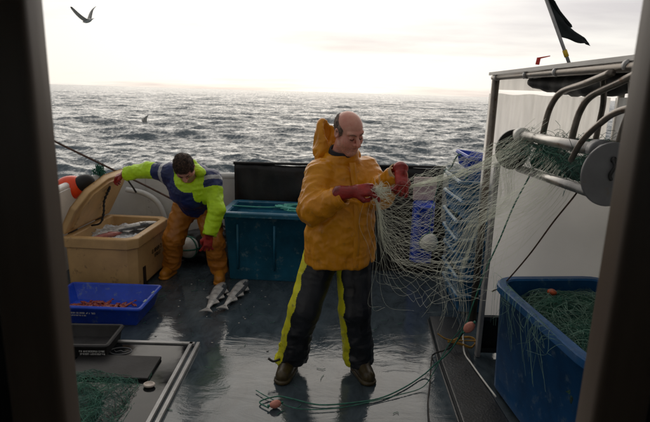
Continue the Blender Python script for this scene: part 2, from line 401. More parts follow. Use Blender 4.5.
def normals(V, Q):
    n = np.cross(V[Q[:, 2]] - V[Q[:, 0]], V[Q[:, 3]] - V[Q[:, 1]]); N = np.zeros_like(V)
    for k in range(4): np.add.at(N, Q[:, k], n)
    return N / np.maximum(np.linalg.norm(N, axis=1), 1e-12)[:, None]
_perm = np.random.default_rng(3).random((32, 32, 32))
def vnoise(P):
    P = np.asarray(P); i = np.floor(P).astype(int); f = P - i; f = f * f * (3 - 2 * f); i &= 31; j = (i + 1) & 31; o = 0
    for a in (0, 1):
        for b in (0, 1):
            for c in (0, 1):
                w = (f[..., 0] if a else 1 - f[..., 0]) * (f[..., 1] if b else 1 - f[..., 1]) * (f[..., 2] if c else 1 - f[..., 2])
                o = o + w * _perm[(j if a else i)[..., 0], (j if b else i)[..., 1], (j if c else i)[..., 2]]
    return o * 2 - 1
def folds(V, Q, amp, sc, mask=None, seed=0):
    """cloth folds: ridged, warped noise pushed along the normals"""
    N = normals(V, Q); P = V * np.array(sc) + seed
    W = np.stack([vnoise(V * 5 + seed + k * 7.3) for k in range(3)], 1); P = P + W * .9
    r = 1 - np.abs(vnoise(P)) * 2; r2 = 1 - np.abs(vnoise(P * 2.1 + 11)) * 2
    d = amp * (r + .45 * r2)
    if mask is not None: d = d * mask
    return V + N * d[:, None]
def frame(fwd, up):
    f = np.array(fwd, float); f /= np.linalg.norm(f); u = np.array(up, float); u -= f * (u @ f); u /= np.linalg.norm(u)
    return np.stack([np.cross(f, u), f, u], 1)        # columns: lateral(x) forward(y) up(z)
def sdf_obj(name, fn, ax, m, parent=None, fold=None, **k):
    V, Q = nets(fn, ax)
    if fold: V = folds(V, Q, **fold)
    return link(name, V, Q, m, parent, True, **k)

def head_sdf(P, c, R):
    q = (P - np.array(c)) @ R
    d = ell(q, (0, -.012, .030), (.079, .097, .088))
    d = smin(d, ell(q, (0, .030, -.048), (.067, .063, .068)), .03)
    for s in (-1, 1):
        d = smin(d, ell(q, (s * .044, .050, -.032), (.030, .028, .034)), .02)
        d = smin(d, cone(q, (s * .012, .083, .030), (s * .048, .068, .030), .011, .010), .015)
        d = smin(d, cone(q, (s * .055, .02, -.075), (s * .02, .065, -.108), .016, .018), .03)
    d = smin(d, sph(q, (0, .068, -.104), .021), .02)
    for s in (-1, 1):
        d = smax(d, -sph(q, (s * .031, .103, .006), .019), .014)
        d = smin(d, ell(q, (s * .031, .076, .006), (.0155, .0135, .0120)), .004)
    d = smin(d, cone(q, (0, .084, .018), (0, .119, -.024), .0090, .0145), .010)
    for s in (-1, 1): d = smin(d, sph(q, (s * .0145, .101, -.030), .0105), .006)
    d = smin(d, cone(q, (-.020, .083, -.060), (.020, .083, -.060), .0065, .0065), .008)
    d = smin(d, cone(q, (-.016, .083, -.074), (.016, .083, -.074), .0075, .0075), .008)
    d = smax(d, -cone(q, (-.024, .095, -.0665), (.024, .095, -.0665), .0035, .0035), .005)
    for s in (-1, 1):
        e = ell(q, (s * .080, -.008, -.002), (.011, .021, .033))
        e = smax(e, -ell(q, (s * .088, -.003, .002), (.008, .012, .020)), .006)
        d = smin(d, e, .008)
    return d

def glove_sdf(P, w, d, up, curl, thumb=1, spread=1.0, tcurl=.5, gaunt=.10, sc=1.0):
    """w wrist, d hand direction, up = back of hand, curl per finger"""
    f = np.array(d, float); f /= np.linalg.norm(f); u = np.array(up, float); u -= f * (u @ f); u /= np.linalg.norm(u); l = np.cross(u, f) * thumb
    R = np.stack([f, l, u], 1); q = ((P - np.array(w)) @ R) / sc
    D = rbox(q, (.045, 0, 0), (.05, .040, .017), .016)
    for i, (y, L) in enumerate(((.030, .072), (.011, .080), (-.009, .075), (-.028, .060))):
        p = np.array((.086, y, 0.)); a = .12; seg = (.45, .32, .25)
        for k in range(3):
            a += curl[i] * (.75, 1.0, .8)[k]
            n = p + L * seg[k] * np.array((math.cos(a), (i - 1.5) * -.13 * spread, -math.sin(a)))
            D = smin(D, cone(q, p, n, .0110 - .0006 * k, .0104 - .0009 * k), .0022); p = n
    t = [(.018, .030, -.004), (.045, .055, -.016), (.070, .058 - .012 * tcurl, -.016 - .022 * tcurl), (.088, .052 - .026 * tcurl, -.018 - .034 * tcurl)]
    for k in range(3): D = smin(D, cone(q, t[k], t[k + 1], .0165 - .0022 * k, .0145 - .002 * k), .006)
    D = smin(D, cone(q, (-.01, 0, 0), (-gaunt, 0, 0), .034, .046), .015)
    return D * sc

# ================================================================== SETTING
SEA_Z = -1.7
def build_sea():
    nr, na = 760, 640
    rr = np.concatenate([np.linspace(0.5, 7.5, 8)[:-1], 8 * (9000 / 8) ** (np.linspace(0, 1, nr) ** 1.25)])
    aa = np.concatenate([np.linspace(-180, -62, 20)[:-1], np.linspace(-62, 62, na), np.linspace(62, 180, 20)[1:-1]])
    A, R_ = np.meshgrid(np.radians(aa), rr, indexing='ij')
    X = R_ * np.sin(A); Y = R_ * np.cos(A); Z = np.zeros_like(X)
    dR = np.gradient(rr)[None, :] + 0 * X; dx = np.zeros_like(X); dy = np.zeros_like(X)
    rng = np.random.default_rng(21); wd = rad(200)                # waves run towards the boat and to the left
    for lam in np.geomspace(.6, 30, 96):
        th = wd + rng.normal(0, .55 if lam < 9 else .3); k = 2 * math.pi / lam; kx, ky = k * math.sin(th), k * math.cos(th)
        amp = .0084 * lam ** (.66 if lam < 6 else .70) * rng.uniform(.5, 1.25) * (1 if lam < 14 else .62)
        fade = np.clip(lam / (1.5 * dR) - 1, 0, 1)
        ph = kx * X + ky * Y + rng.uniform(0, 6.28)
        Z += amp * fade * np.cos(ph); s = np.sin(ph) * amp * fade * .8
        dx -= s * math.sin(th); dy -= s * math.cos(th)
    X = X + dx; Y = Y + dy; Z = Z * np.clip((R_ - 2) / 10, .25, 1) + SEA_Z
    n0, n1 = X.shape; V = np.stack([X, Y, Z], -1).reshape(-1, 3)
    I = np.arange(n0 * n1).reshape(n0, n1); J = np.roll(I, -1, 0)
    Q = np.stack([I[:, :-1], I[:, 1:], J[:, 1:], J[:, :-1]], -1).reshape(-1, 4)
    me = bpy.data.meshes.new('sea'); me.vertices.add(len(V)); me.vertices.foreach_set('co', V.astype(np.float32).ravel())
    me.loops.add(len(Q) * 4); me.loops.foreach_set('vertex_index', Q.astype(np.int32).ravel())
    me.polygons.add(len(Q)); me.polygons.foreach_set('loop_start', np.arange(len(Q), dtype=np.int32) * 4)
    me.materials.append(M['sea']); me.update(calc_edges=True)
    me.polygons.foreach_set('use_smooth', np.ones(len(Q), dtype=bool))
    o = bpy.data.objects.new('sea', me); COL.objects.link(o); tag(o, kind='structure')
    if me.polygons[0].normal.z < 0: me.flip_normals()
build_sea()

# deck sheet, with camber-free outline and hull below
deck = MB().box((-.15, 2.4, -.04), (5.06, 6.5, .08)).build('deck', M['deckm']); tag(deck, kind='structure')
hull = thing('boat_hull', 'white boat hull below the working deck', 'hull')
hp = [(-2.85, -.3), (-2.85, 5.3), (-2.55, 5.86), (2.25, 5.86), (2.55, 5.3), (2.55, -.3)]
v = [(x, y, -.085) for x, y in hp] + [(x * .93, y - .1, -2.3) for x, y in hp]
link('hull_side', v, [(i, (i + 1) % 6, (i + 1) % 6 + 6, i + 6) for i in range(6)], M['white'], hull)
hull['kind'] = 'structure'; del hull['category']

def bulwark(label, pts, h, thick=.07, side=1):
    """wall along pts (x,y,ztop) with a rounded capping rail"""
    t = thing('bulwark', label, 'bulwark', (0, 0, 0)); P = [Vector((p[0], p[1], 0)) for p in pts]
    v = []; f = []
    for i, p in enumerate(P):
        d = (P[min(i + 1, len(P) - 1)] - P[max(i - 1, 0)]).normalized(); n = Vector((-d.y, d.x, 0)) * thick * side
        zt = pts[i][2]
        v += [(p.x, p.y, 0.003), (p.x, p.y, zt), (p.x + n.x, p.y + n.y, zt), (p.x + n.x, p.y + n.y, -.6)]
    for i in range(len(P) - 1):
        for k in range(3): f.append((i * 4 + k, i * 4 + k + 1, i * 4 + k + 5, i * 4 + k + 4))
    f += [(0, 1, 2, 3), tuple(len(v) - 4 + k for k in range(4))]
    bevel(link('wall', v, f, M['white'], t), .02, 3)
    m = MB(); path = []
    for i, p in enumerate(P):
        d = (P[min(i + 1, len(P) - 1)] - P[max(i - 1, 0)]).normalized(); n = Vector((-d.y, d.x, 0)) * thick * side * .5
        path.append((p.x + n.x, p.y + n.y, pts[i][2] + .012))
    m.tube(catmull(path, 6), .042, 12).build('capping_rail', M['white'], t, True)
    return t
bulwark('white stern bulwark behind the bending man, with the sea beyond it', [(2.2, 5.62, .93), (1.0, 5.62, .92), (-.4, 5.62, .90), (-2.05, 5.62, .86)], .9, side=-1)
bulwark('white bulwark curving forward beside the open beige fish box', [(-2.02, 5.62, .86), (-2.2, 5.61, .86), (-2.42, 5.52, .85), (-2.60, 5.25, .83), (-2.62, 4.6, .80), (-2.62, 3.0, .78), (-2.62, .9, .8)], .8, side=-1)
bulwark('white bulwark under the milky plastic sheet on the net hauler side', [(2.28, .9, 1.0), (2.28, 3.0, 1.02), (2.28, 4.4, 1.02), (2.24, 5.58, .96)], 1.0, side=-1)

# ------------------------------------------------------------------ wheelhouse round the camera
wh = thing('wheelhouse', 'dark cabin doorway with brown jambs through which the deck is seen', 'wheelhouse')
def jamb(x, s):
    # rounded post profile swept upwards; s points away from the opening
    prof = [(0, .03), (0, -.010), (.004, -.018), (.012, -.022), (.030, -.024), (.040, -.030), (.058, -.034), (.074, -.030), (.084, -.014), (.088, .0), (.088, .03)]
    v = [(x + s * a, .72 + b, z) for z in (0.0, 2.10) for a, b in prof]; n = len(prof)
    f = [(i, (i + 1) % n, (i + 1) % n + n, i + n) for i in range(n)] + [tuple(range(n)), tuple(range(n, 2 * n))]
    o = link('door_jamb', v, f, M['jamb'], wh); bevel(o, .003, 2)
jamb(-.398, -1); jamb(.426, 1)
# outside wall of the cabin with the doorway cut out
def wall(c, d, m='white', name='wall'): return MB().box(c, d).build(name, M[m], wh)
wall((-1.345, .78, 1.15), (1.71, .05, 2.30)); wall((1.31, .78, 1.15), (1.58, .05, 2.30)); wall((.013, .78, 2.20), (1.00, .05, .19))
wall((-1.335, .745, 1.15), (1.73, .012, 2.30), 'black', 'wall_lining'); wall((1.305, .745, 1.15), (1.59, .012, 2.30), 'black', 'wall_lining')
for x in (-2.2, 2.1):
    wall((x, -.6, .6), (.05, 2.7, 1.2), 'inner'); wall((x, -.6, 2.15), (.05, 2.7, .3), 'inner')
    for y in (-1.9, -.6, .7): wall((x, y, 1.6), (.06, .1, .8), 'inner', 'window_post')
    for y in (-1.25, .05): wall((x, y, 1.6), (.008, 1.2, .8), 'glass', 'window_pane')
wall((-.05, -1.95, .6), (4.3, .05, 1.2), 'inner'); wall((-.05, -1.95, 2.15), (4.3, .05, .3), 'inner')
for x in (-2.15, -1.1, -.05, 1.0, 2.05): wall((x, -1.95, 1.6), (.1, .06, .8), 'inner', 'window_post')
for x in (-1.62, -.57, .48, 1.53): wall((x, -1.95, 1.6), (.95, .008, .8), 'glass', 'window_pane')
wall((-.05, -.6, 2.33), (4.6, 2.9, .06), 'inner', 'ceiling'); wall((-.05, -.6, .02), (4.3, 2.7, .04), 'inner', 'cabin_floor')

# wavy plastic sheet: across the after end and along the outboard side
def wavy(name, x0, y0, x1, y1, z0, z1, parent, waves, amp=.007, ma='sheet'):
    L_ = math.hypot(x1 - x0, y1 - y0); nx, ny = (y0 - y1) / L_, (x1 - x0) / L_; v = []; f = []; n = 220
    for j in range(5):
        z = z0 + (z1 - z0) * j / 4
        for i in range(n):
            s = i / (n - 1); a = amp * (math.sin(s * waves * 6.283 + .6 * math.sin(j + s * 9)) + .6 * math.sin(s * 17 + j * .7))
            zz = z + (.005 * math.sin(s * 23) if j == 4 else 0)
            v.append((x0 + (x1 - x0) * s + nx * a, y0 + (y1 - y0) * s + ny * a, zz))
    for j in range(4):
        for i in range(n - 1): f.append((j * n + i, j * n + i + 1, (j + 1) * n + i + 1, (j + 1) * n + i))
    return link(name, v, f, M[ma], parent, True)
# ------------------------------------------------------------------ starboard canopy
can = thing('canopy', 'white shelter roof on a steel rail and post over the net hauler', 'canopy')
m = MB(); m.tube([(1.265, 4.06, 1.995), (1.255, 3.2, 1.993), (1.235, 2.0, 1.985), (1.22, 1.0, 1.98)], .021, 14)
m.build('rail', M['steeld'], can, True)
m = MB()
for y in (3.95, 3.35, 2.9, 2.2): MB().tube([(1.262 - (4 - y) * .013, y - .012, 1.994), (1.262 - (4 - y) * .013, y + .012, 1.994)], .026, 14).build('rail_clamp', M['alu'], can, True)
MB().tube([(1.275, 4.0, 0.0), (1.265, 4.0, 1.98)], .029, 14).build('post', M['steeld'], can, True)
MB().tube([(2.24, 4.02, 1.0), (2.24, 4.02, 2.0)], .026, 14).build('post', M['steel'], can, True)
MB().tube([(2.24, 1.1, 1.0), (2.24, 1.1, 2.0)], .026, 14).build('post', M['steel'], can, True)
v = []; f = []
xs = np.linspace(1.25, 2.34, 9)
for k, y in enumerate((4.08, 3.1, 2.1, 1.0)):
    for x in xs:
        a = (x - 1.25) / 1.09; v.append((x, y, 2.032 + .03 * math.sin(a * math.pi)))
for k, y in enumerate((4.08, 3.1, 2.1, 1.0)):
    for x in xs:
        a = (x - 1.25) / 1.09; v.append((x, y, 2.018 + .03 * math.sin(a * math.pi)))
n = len(xs)
for k in range(3):
    for i in range(n - 1):
        q = (k * n + i, k * n + i + 1, (k + 1) * n + i + 1, (k + 1) * n + i); f.append(q); f.append(tuple(j + 4 * n for j in q)[::-1])
    for i in (0, n - 1): f.append((k * n + i, (k + 1) * n + i, (k + 1) * n + i + 4 * n, k * n + i + 4 * n))
for i in range(n - 1):
    for k in (0, 3): f.append((k * n + i, k * n + i + 1, k * n + i + 1 + 4 * n, k * n + i + 4 * n))
link('roof_sheet', v, f, M['roofm'], can)
MB().box((1.235, 2.55, 2.022), (.012, 3.04, .022)).build('fascia', M['roofm'], can); MB().box((2.33, 2.55, 1.965), (.012, 3.04, .10)).build('valance', M['roofm'], can); wavy('valance', 1.29, 4.05, 2.32, 4.05, 1.905, 2.005, can, 1.5, .003, 'sheet')
for y in (3.4, 2.4, 1.5): MB().tube([(1.25, y, 1.985), (1.75, y, 2.022), (2.26, y, 1.99)], .016, 10).build('roof_bow', M['steel'], can, True)
sheet = thing('plastic_curtain', 'milky ribbed plastic curtain hanging below the canopy, sea light through it', 'curtain')
wavy('curtain_panel', 1.25, 4.08, 2.2, 4.08, .95, 1.875, sheet, 15, .005); wavy('curtain_panel', 2.22, 4.05, 2.22, 1.2, .95, 1.87, sheet, 34, .005)
# dark net roll lashed up under the canopy
m = MB(); path = catmull([(1.36, 3.55, 1.955), (1.42, 3.2, 1.935), (1.40, 2.8, 1.93), (1.44, 2.4, 1.945), (1.42, 2.1, 1.96)], 8)
rs = [.012 + .052 * math.sin(math.pi * (i + .5) / len(path)) ** .4 * (1 + .12 * math.sin(i * 1.7)) for i in range(len(path))]
m.tube(path, rs, 12); tag(m.build('rolled_tarpaulin', M['rubber'], None, True), 'black rolled tarpaulin lashed up under the canopy roof', 'tarpaulin')

# big pale panel behind the right-hand tub
M['featg'] = translucent('gull_wing_feathers', (.62, .62, .60)); M['featg'].node_tree.nodes['Mix Shader'].inputs[0].default_value = .4
def _pg():
    a = translucent('backlit_plastic_panel', (.90, .89, .87), (1, 1, 1), 1.2); a.node_tree.nodes['Mix Shader'].inputs[0].default_value = .6; return a
M['panelt'] = _pg()
pn = thing('screen_panel', 'large grey white panel standing behind the net tub below the hauler', 'panel')
wavy('sheet', 1.15, 3.42, 2.19, 3.42, .315, 1.485, pn, 1.5, .004, 'panelt')
bevel(MB().box((1.145, 3.405, .71), (.03, .05, 1.42)).build('edge_strip', M['alu'], pn), .004)
for z in (.30, .05): MB().box((1.66, 3.40, z), (1.02, .02, .03)).build('frame_bar', M['step'], pn)
MB().box((1.66, 3.43, .17), (1.02, .01, .26)).build('kick_plate', M['black'], pn)

# ------------------------------------------------------------------ net hauler
ha = thing('net_hauler', 'steel net hauler with two long rollers between round side plates', 'hauler')
def plate(y, c, rx, rz, th, m, name='side_plate'):
    n = 40; v = []; f = []
    for yy in (y - th / 2, y + th / 2):
        for i in range(n):
            a = 2 * math.pi * i / n; v.append((c[0] + rx * math.cos(a), yy, c[1] + rz * math.sin(a)))
    f = [tuple(range(n)), tuple(range(n, 2 * n))[::-1]] + [(i, i + n, (i + 1) % n + n, (i + 1) % n) for i in range(n)]
    return bevel(link(name, v, f, M[m], ha), .004)
plate(2.0, (1.12, 1.565), .115, .128, .016, 'cheek'); plate(3.08, (1.12, 1.545), .105, .12, .02, 'black')
MB().tube([(1.09, 2.01, 1.655), (1.12, 3.06, 1.64)], .026, 18).build('roller', M['steel'], ha, True)
MB().tube([(1.045, 2.01, 1.495), (1.16, 3.06, 1.435)], .022, 18).build('roller', M['steel'], ha, True)
MB().tube([(1.22, 2.01, 1.58), (1.24, 3.06, 1.58)], .02, 14).build('roller', M['steel'], ha, True)
m = MB(); m.tube([(1.115, 2.93, 1.642), (1.118, 2.99, 1.641)], .042, 18); m.build('collar', M['floatw'], ha, True)
m = MB(); m.tube([(1.094, 2.03, 1.655), (1.096, 2.09, 1.654)], .042, 18); m.build('collar', M['cheek'], ha, True)
m = MB(); m.tube(catmull([(1.115, 1.985, 1.625), (1.12, 1.975, 1.60), (1.112, 1.985, 1.565), (1.12, 1.985, 1.545)], 5), .007, 8); m.build('pin', M['black'], ha, True)
MB().ball((1.118, 1.986, 1.625), (.013, .008, .013), 12, 8).build('bolt', M['black'], ha, True)
def arch(p, r=.017): MB().tube(catmull(p, 8), r, 12).build('arch', M['steeld'], ha, True)
arch([(1.215, 2.92, 1.55), (1.215, 2.9, 1.68), (1.225, 2.88, 1.80), (1.24, 2.80, 1.885), (1.215, 2.5, 1.925), (1.20, 2.25, 1.965)])
arch([(1.24, 2.62, 1.55), (1.24, 2.60, 1.70), (1.25, 2.58, 1.80), (1.245, 2.48, 1.87), (1.22, 2.2, 1.93), (1.21, 2.05, 1.965)])
arch([(1.03, 2.15, 1.60), (1.0, 2.02, 1.69), (.985, 1.88, 1.765), (.97, 1.72, 1.82), (1.0, 1.5, 1.85)], .012)
arch([(1.36, 2.62, 1.5), (1.36, 2.60, 1.72), (1.34, 2.55, 1.84), (1.27, 2.45, 1.96)], .014)
arch([(1.40, 2.50, 1.5), (1.41, 2.48, 1.70), (1.40, 2.42, 1.84), (1.32, 2.32, 1.97)], .014)
MB().tube([(1.24, 2.3, 1.42), (1.50, 2.3, 1.98)], .012, 10).build('brace', M['alu'], ha, True)
MB().tube([(2.16, 3.36, .04), (2.16, 3.36, 1.58), (1.34, 3.2, 1.60), (1.18, 3.08, 1.58)], .022, 12).build('bracket', M['steel'], ha, True)
MB().tube([(1.98, 1.90, .04), (1.98, 1.90, 1.50), (1.30, 1.95, 1.56), (1.18, 1.98, 1.56)], .022, 12).build('bracket', M['steel'], ha, True)

def print_marks(name, parent, m, x0, x1, z, hgt, y, axis='x', seed=1):
    rg_ = random.Random(seed); mb = MB(); x = x0
    def stroke(a, b, w, h_):
        c = (a, y, b); d = (w, .002, h_)
        if axis == 'y': c = (y, a, b); d = (.002, w, h_)
        mb.box(c, d)
    while x < x1:
        w = hgt * rg_.uniform(.45, .75); t_ = hgt * .17
        k = rg_.random()
        if k < .85: stroke(x, z, t_, hgt)
        if k > .25: stroke(x + w, z, t_, hgt)
        for q in (-.42, 0, .42):
            if rg_.random() < .55: stroke(x + w / 2, z + q * hgt, w - t_, t_)
        x += w + hgt * .35
        if rg_.random() < .15: x += hgt * .6
    o = mb.build(name, M[m], parent); o['kind'] = 'stuff'; return o

# ------------------------------------------------------------------ tubs, crates, boxes
def open_box(name, label, cat, w, d, h, loc, rz, m, wall_=.045, cr=.06, taper=.05, lip=.035, lip_h=.045, rimmat=None, group=None, wt=True):
    t = thing(name, label, cat, loc, rz, group)
    prof = [(taper + lip + .01, .0), (taper + lip, .012), (lip + .004, h - lip_h), (0.002, h - lip_h + .002), (0, h - lip_h + .006), (0, h - .008), (.008, h),
            (lip + wall_ - .01, h), (lip + wall_, h - .010), (taper + lip + wall_, .04)]
    v, f = loft_box(w, d, cr, prof)
    o = link('shell', v, f, M[m], t, True); o.modifiers.new('wn', 'WEIGHTED_NORMAL')
    e = o.modifiers.new('es', 'EDGE_SPLIT'); e.split_angle = rad(40)
    return t
# teal tub in front of the black boards
tub = open_box('insulated_tub', 'teal blue plastic tub with turquoise rope on top, before the black boards', 'tub', 1.06, .62, .70, (-.47, 5.02, 0), rad(-3), 'tubblue', cr=.07, lip=.03)
for s in (-1, 1): MB().tube([(s * .50, -.12, .60), (s * .535, -.12, .60), (s * .535, .12, .60), (s * .50, .12, .60)], .012, 8).build('handle', M['ropek'], tub, True)
v, f = loft_box(.94, .50, .05, [(0, .585), (0, .61), (.01, .62)]); link('inner_lid', v, f, M['tubblue'], tub)
m = MB()
for k in range(3):
    MB().tube([(-.36 + k * .36, -.262, .12), (-.36 + k * .36, -.274, .58)], .012, 8).build('rib', M['tubblue'], tub, True)

# black boards of the stern net pound (behind both men)
bp_ = thing('net_pound', 'black rubber lined net pound standing up against the stern rail', 'net pound')
def sag_sheet(name, x0, x1, y, z0, z1, parent, m, seed, lean=.05):
    n, k = 50, 16; v = []; f = []
    for j in range(k):
        b = j / (k - 1)
        for i in range(n):
            a = i / (n - 1); x = x0 + (x1 - x0) * a; z = z0 + (z1 - z0) * b
            z += (.010 * math.sin(a * 7 + seed) + .006 * math.sin(a * 19)) * b
            yy = y + lean * b + .014 * float(vnoise(np.array([x * 5, z * 5, seed]))) + .006 * math.sin(x * 30 + z * 8)
            v.append((x, yy, z))
    for j in range(k - 1):
        for i in range(n - 1): f.append((j * n + i, j * n + i + 1, (j + 1) * n + i + 1, (j + 1) * n + i))
    o = link(name, v, f, M[m], parent, True); s = o.modifiers.new('s', 'SOLIDIFY'); s.thickness = .018; return o
sag_sheet('back_board', -.99, 1.27, 5.41, .02, 1.075, bp_, 'black', 2)
MB().tube([(-1.0, 5.455, 1.08), (1.28, 5.455, 1.10)], .014, 8).build('top_rail', M['rubber'], bp_, True)
MB().box((.72, 5.20, .28), (1.1, .03, .56)).build('front_board', M['black'], bp_); MB().box((.16, 5.3, .28), (.03, .2, .56)).build('end_board', M['black'], bp_)
MB().tube([(1.30, 5.55, 1.04), (2.15, 5.58, 1.03)], .012, 8)
# big blue tub on the right
rt = open_box('net_tub', 'big deep blue tub full of green netting under the hauler', 'tub', .80, 1.16, .71, (1.515, 2.56, .02), rad(5.6), 'bluedk', cr=.17, taper=.03, lip=.02, wall_=.04, lip_h=.05)
MB().box((0, 0, .01), (.6, .9, .02)).build('foot', M['black'], rt)

# dark deck plinth and slot beside it
st = link('deck_plinth', [(x, y, z) for z in (.004, .045) for x, y in ((.80, 2.05), (1.12, 2.05), (1.06, 3.2), (1.13, 3.98), (.90, 3.98), (.845, 3.3))],
          [(0, 1, 2, 3, 4, 5), (6, 7, 8, 9, 10, 11)] + [(i, (i + 1) % 6, (i + 1) % 6 + 6, i + 6) for i in range(6)], M['step'])
bevel(tag(st, 'low dark grey plate raised along the deck beside the big blue tub', 'deck plate'), .012, 3)

# upright crate + pink board + blue stack on the right of the stern
bb = open_box('fish_crate', 'bright blue crate stood on end beside the black boards, white float before it', 'crate', .23, .66, .17, (1.03, 5.02, .40), 0, 'crate', wall_=.02, cr=.03, taper=.02, lip=.012, lip_h=.02)
bb.rotation_euler = (rad(-90), 0, 0); bb.location = (1.02, 4.99, .46)
for k in (-1, 0, 1): MB().box((.05 * k, 0, -.004), (.012, .50, .012)).build('rib', M['crate'], bb)
pk = MB().box((1.02, 5.17, .91), (.235, .03, .24)); pk = bevel(pk.build('pale_board', M['pink']), .01); tag(pk, 'pale pink board standing upright behind the blue crate', 'board')
def crate(label, loc, rz, m='crate2', group=None, w=.62, d=.42, h=.17, rim=True):
    t = open_box('fish_crate', label, 'crate', w, d, h, loc, rz, m, wall_=.02, cr=.035, taper=.03, lip=.014, lip_h=.022, group=group)
    return t
def add_rim(t, w, d, h, m='rimwear'):
    v, f = loft_box(w - .004, d - .004, .035, [(0, h), (0, h + .004), (.012, h + .007), (.024, h + .004), (.026, h)], cap0=False, cap1=False)
    link('rim', v, f, M[m], t, True)
words = ['lowest of the stack behind the net', 'second from the bottom of the stack behind the net', 'third from the bottom of the stack', 'middle of the leaning stack behind the net',
         'third from the top of the stack', 'second from the top of the stack', 'uppermost full size crate of the stack, under the small tray']
proto = None
for k in range(7):
    lab = 'worn blue fish crate, ' + words[k]
    x, y, z, r = 1.37 + random.uniform(-.02, .02) - .012 * k, 4.44 + random.uniform(-.02, .02), .005 + k * .165, rad(90 + random.uniform(-4, 4))
    if proto is None:
        proto = crate(lab, (x, y, z), r, group='worn blue fish crates stacked behind the net'); add_rim(proto, .62, .42, .17)
    else:
        c = copy_tree(proto); c.location = (x, y, z); c.rotation_euler.z = r; c['label'] = lab
tr = crate('small bright blue tray tilted on top of the crate stack', (1.36, 4.45, 1.225), rad(8), 'crate', w=.42, d=.36, h=.12); tr.rotation_euler = (rad(4), rad(7), rad(5))
add_rim(tr, .42, .36, .12, 'crate')

# ------------------------------------------------------------------ beige insulated fish box
BX = thing('fish_box', 'beige insulated fish box with raised lid and iced fish inside', 'fish box', (-1.985, 4.78, 0), rad(-3))
def cham(w, d, c, z, i=0):
    a, b = w / 2 - i, d / 2 - i; c = max(c - i * .4, .01)
    return [(a - c, -b, z), (a, -b + c, z), (a, b - c, z), (a - c, b, z), (-a + c * .4, b, z), (-a, b - c * .4, z), (-a, -b + c * .4, z), (-a + c * .4, -b, z)]
prof = [(.015, .03), (.006, .05), (0, .40), (0, .425), (-.018, .43), (-.018, .515), (-.010, .525), (.045, .525), (.055, .515), (.065, .10)]
rings = [cham(.64, .86, .07, z, i) for i, z in prof]; v = [p for r_ in rings for p in r_]
f = [(j * 8 + i, j * 8 + (i + 1) % 8, (j + 1) * 8 + (i + 1) % 8, (j + 1) * 8 + i) for j in range(len(rings) - 1) for i in range(8)] + [tuple(range(8))[::-1], tuple(72 + i for i in range(8))]
bevel(link('shell', v, f, M['beige'], BX), .007, 2)
m = MB()
for x in (-.2, .2): MB().box((x, 0, .015), (.12, .7, .03)).build('skid', M['beige'], BX)
MB().box((.322, -.24, .11), (.008, .05, .20)).build('latch_strap', M['black'], BX)
print_marks('side_print', BX, 'markd', -.04, .20, .29, .040, .3225, 'y', 3); print_marks('side_print', BX, 'markd', .02, .18, .235, .034, .3225, 'y', 4)
# lid: plate with chamfered corner, hinged along the far-left long edge
def lid():
    out = [(-.42, 0), (-.42, .26), (-.30, .42), (-.02, .52), (.36, .52), (.43, .43), (.43, 0)]
    def P(s, t, o):                      # s along the box, t up the lid, o thickness
        a = rad(62); return (-.315 + t * math.cos(a) - o * math.sin(a), s, .535 + t * math.sin(a) + o * math.cos(a))
    n = len(out); v = [P(s, t, 0) for s, t in out] + [P(s, t, .055) for s, t in out]; cs = sum(s for s, t in out) / n; ct = sum(t for s, t in out) / n
    v += [P(cs + (s - cs) * .84, ct + (t - ct) * .82, 0) for s, t in out] + [P(cs + (s - cs) * .80, ct + (t - ct) * .78, -.022) for s, t in out]
    f = [(i, (i + 1) % n, (i + 1) % n + n, i + n) for i in range(n)] + [tuple(range(n, 2 * n))[::-1]]
    f += [(i, i + 2 * n, (i + 1) % n + 2 * n, (i + 1) % n) for i in range(n)] + [(i + 2 * n, i + 3 * n, (i + 1) % n + 3 * n, (i + 1) % n + 2 * n) for i in range(n)] + [tuple(range(3 * n, 4 * n))]
    o = link('lid', v, f, M['beige'], BX); bevel(o, .012, 3)
    m = MB(); pts = [P(.02, .44, -.03), P(.01, .38, -.035), P(.0, .28, -.045), (-.14, -.03, .66), (-.17, -.05, .56), (-.26, -.05, .53)]
    m.tube(catmull(pts, 5), .009, 8)
    for i in range(9):
        p = catmull(pts, 5)[2 + i * 2]; m.ball(p, (.014, .012, .016), 8, 6)
    m.build('lid_strap', M['rubber'], o, True)
    m = MB()
    for s in (-.25, .25): MB().cyl((-.335, s - .06, .525), (-.335, s + .06, .525), .016, 10).build('hinge', M['black'], o, True)
lid()
def ice_patch(name, w, d, z, parent, m, seed, loc=(0, 0), amp=.03, n=40):
    v = []; f = []
    for j in range(n):
        for i in range(n):
            x = (i / (n - 1) - .5) * w; y = (j / (n - 1) - .5) * d; q = np.array([x * 9, y * 9, seed])
            v.append((x + loc[0], y + loc[1], z + amp * float(vnoise(q)) + amp * .6 * float(vnoise(q * 4)) + .004 * random.uniform(-1, 1)))
    for j in range(n - 1):
        for i in range(n - 1): f.append((j * n + i, j * n + i + 1, (j + 1) * n + i + 1, (j + 1) * n + i))
    return link(name, v, f, M[m], parent)
tag(ice_patch('crushed_ice', .55, .76, .43, None, 'ice', 3), 'crushed ice filling the beige fish box round the fish', 'ice', kind='stuff')
ic = bpy.data.objects['crushed_ice']; ic.location = (-1.985, 4.78, 0); ic.rotation_euler.z = rad(-3)

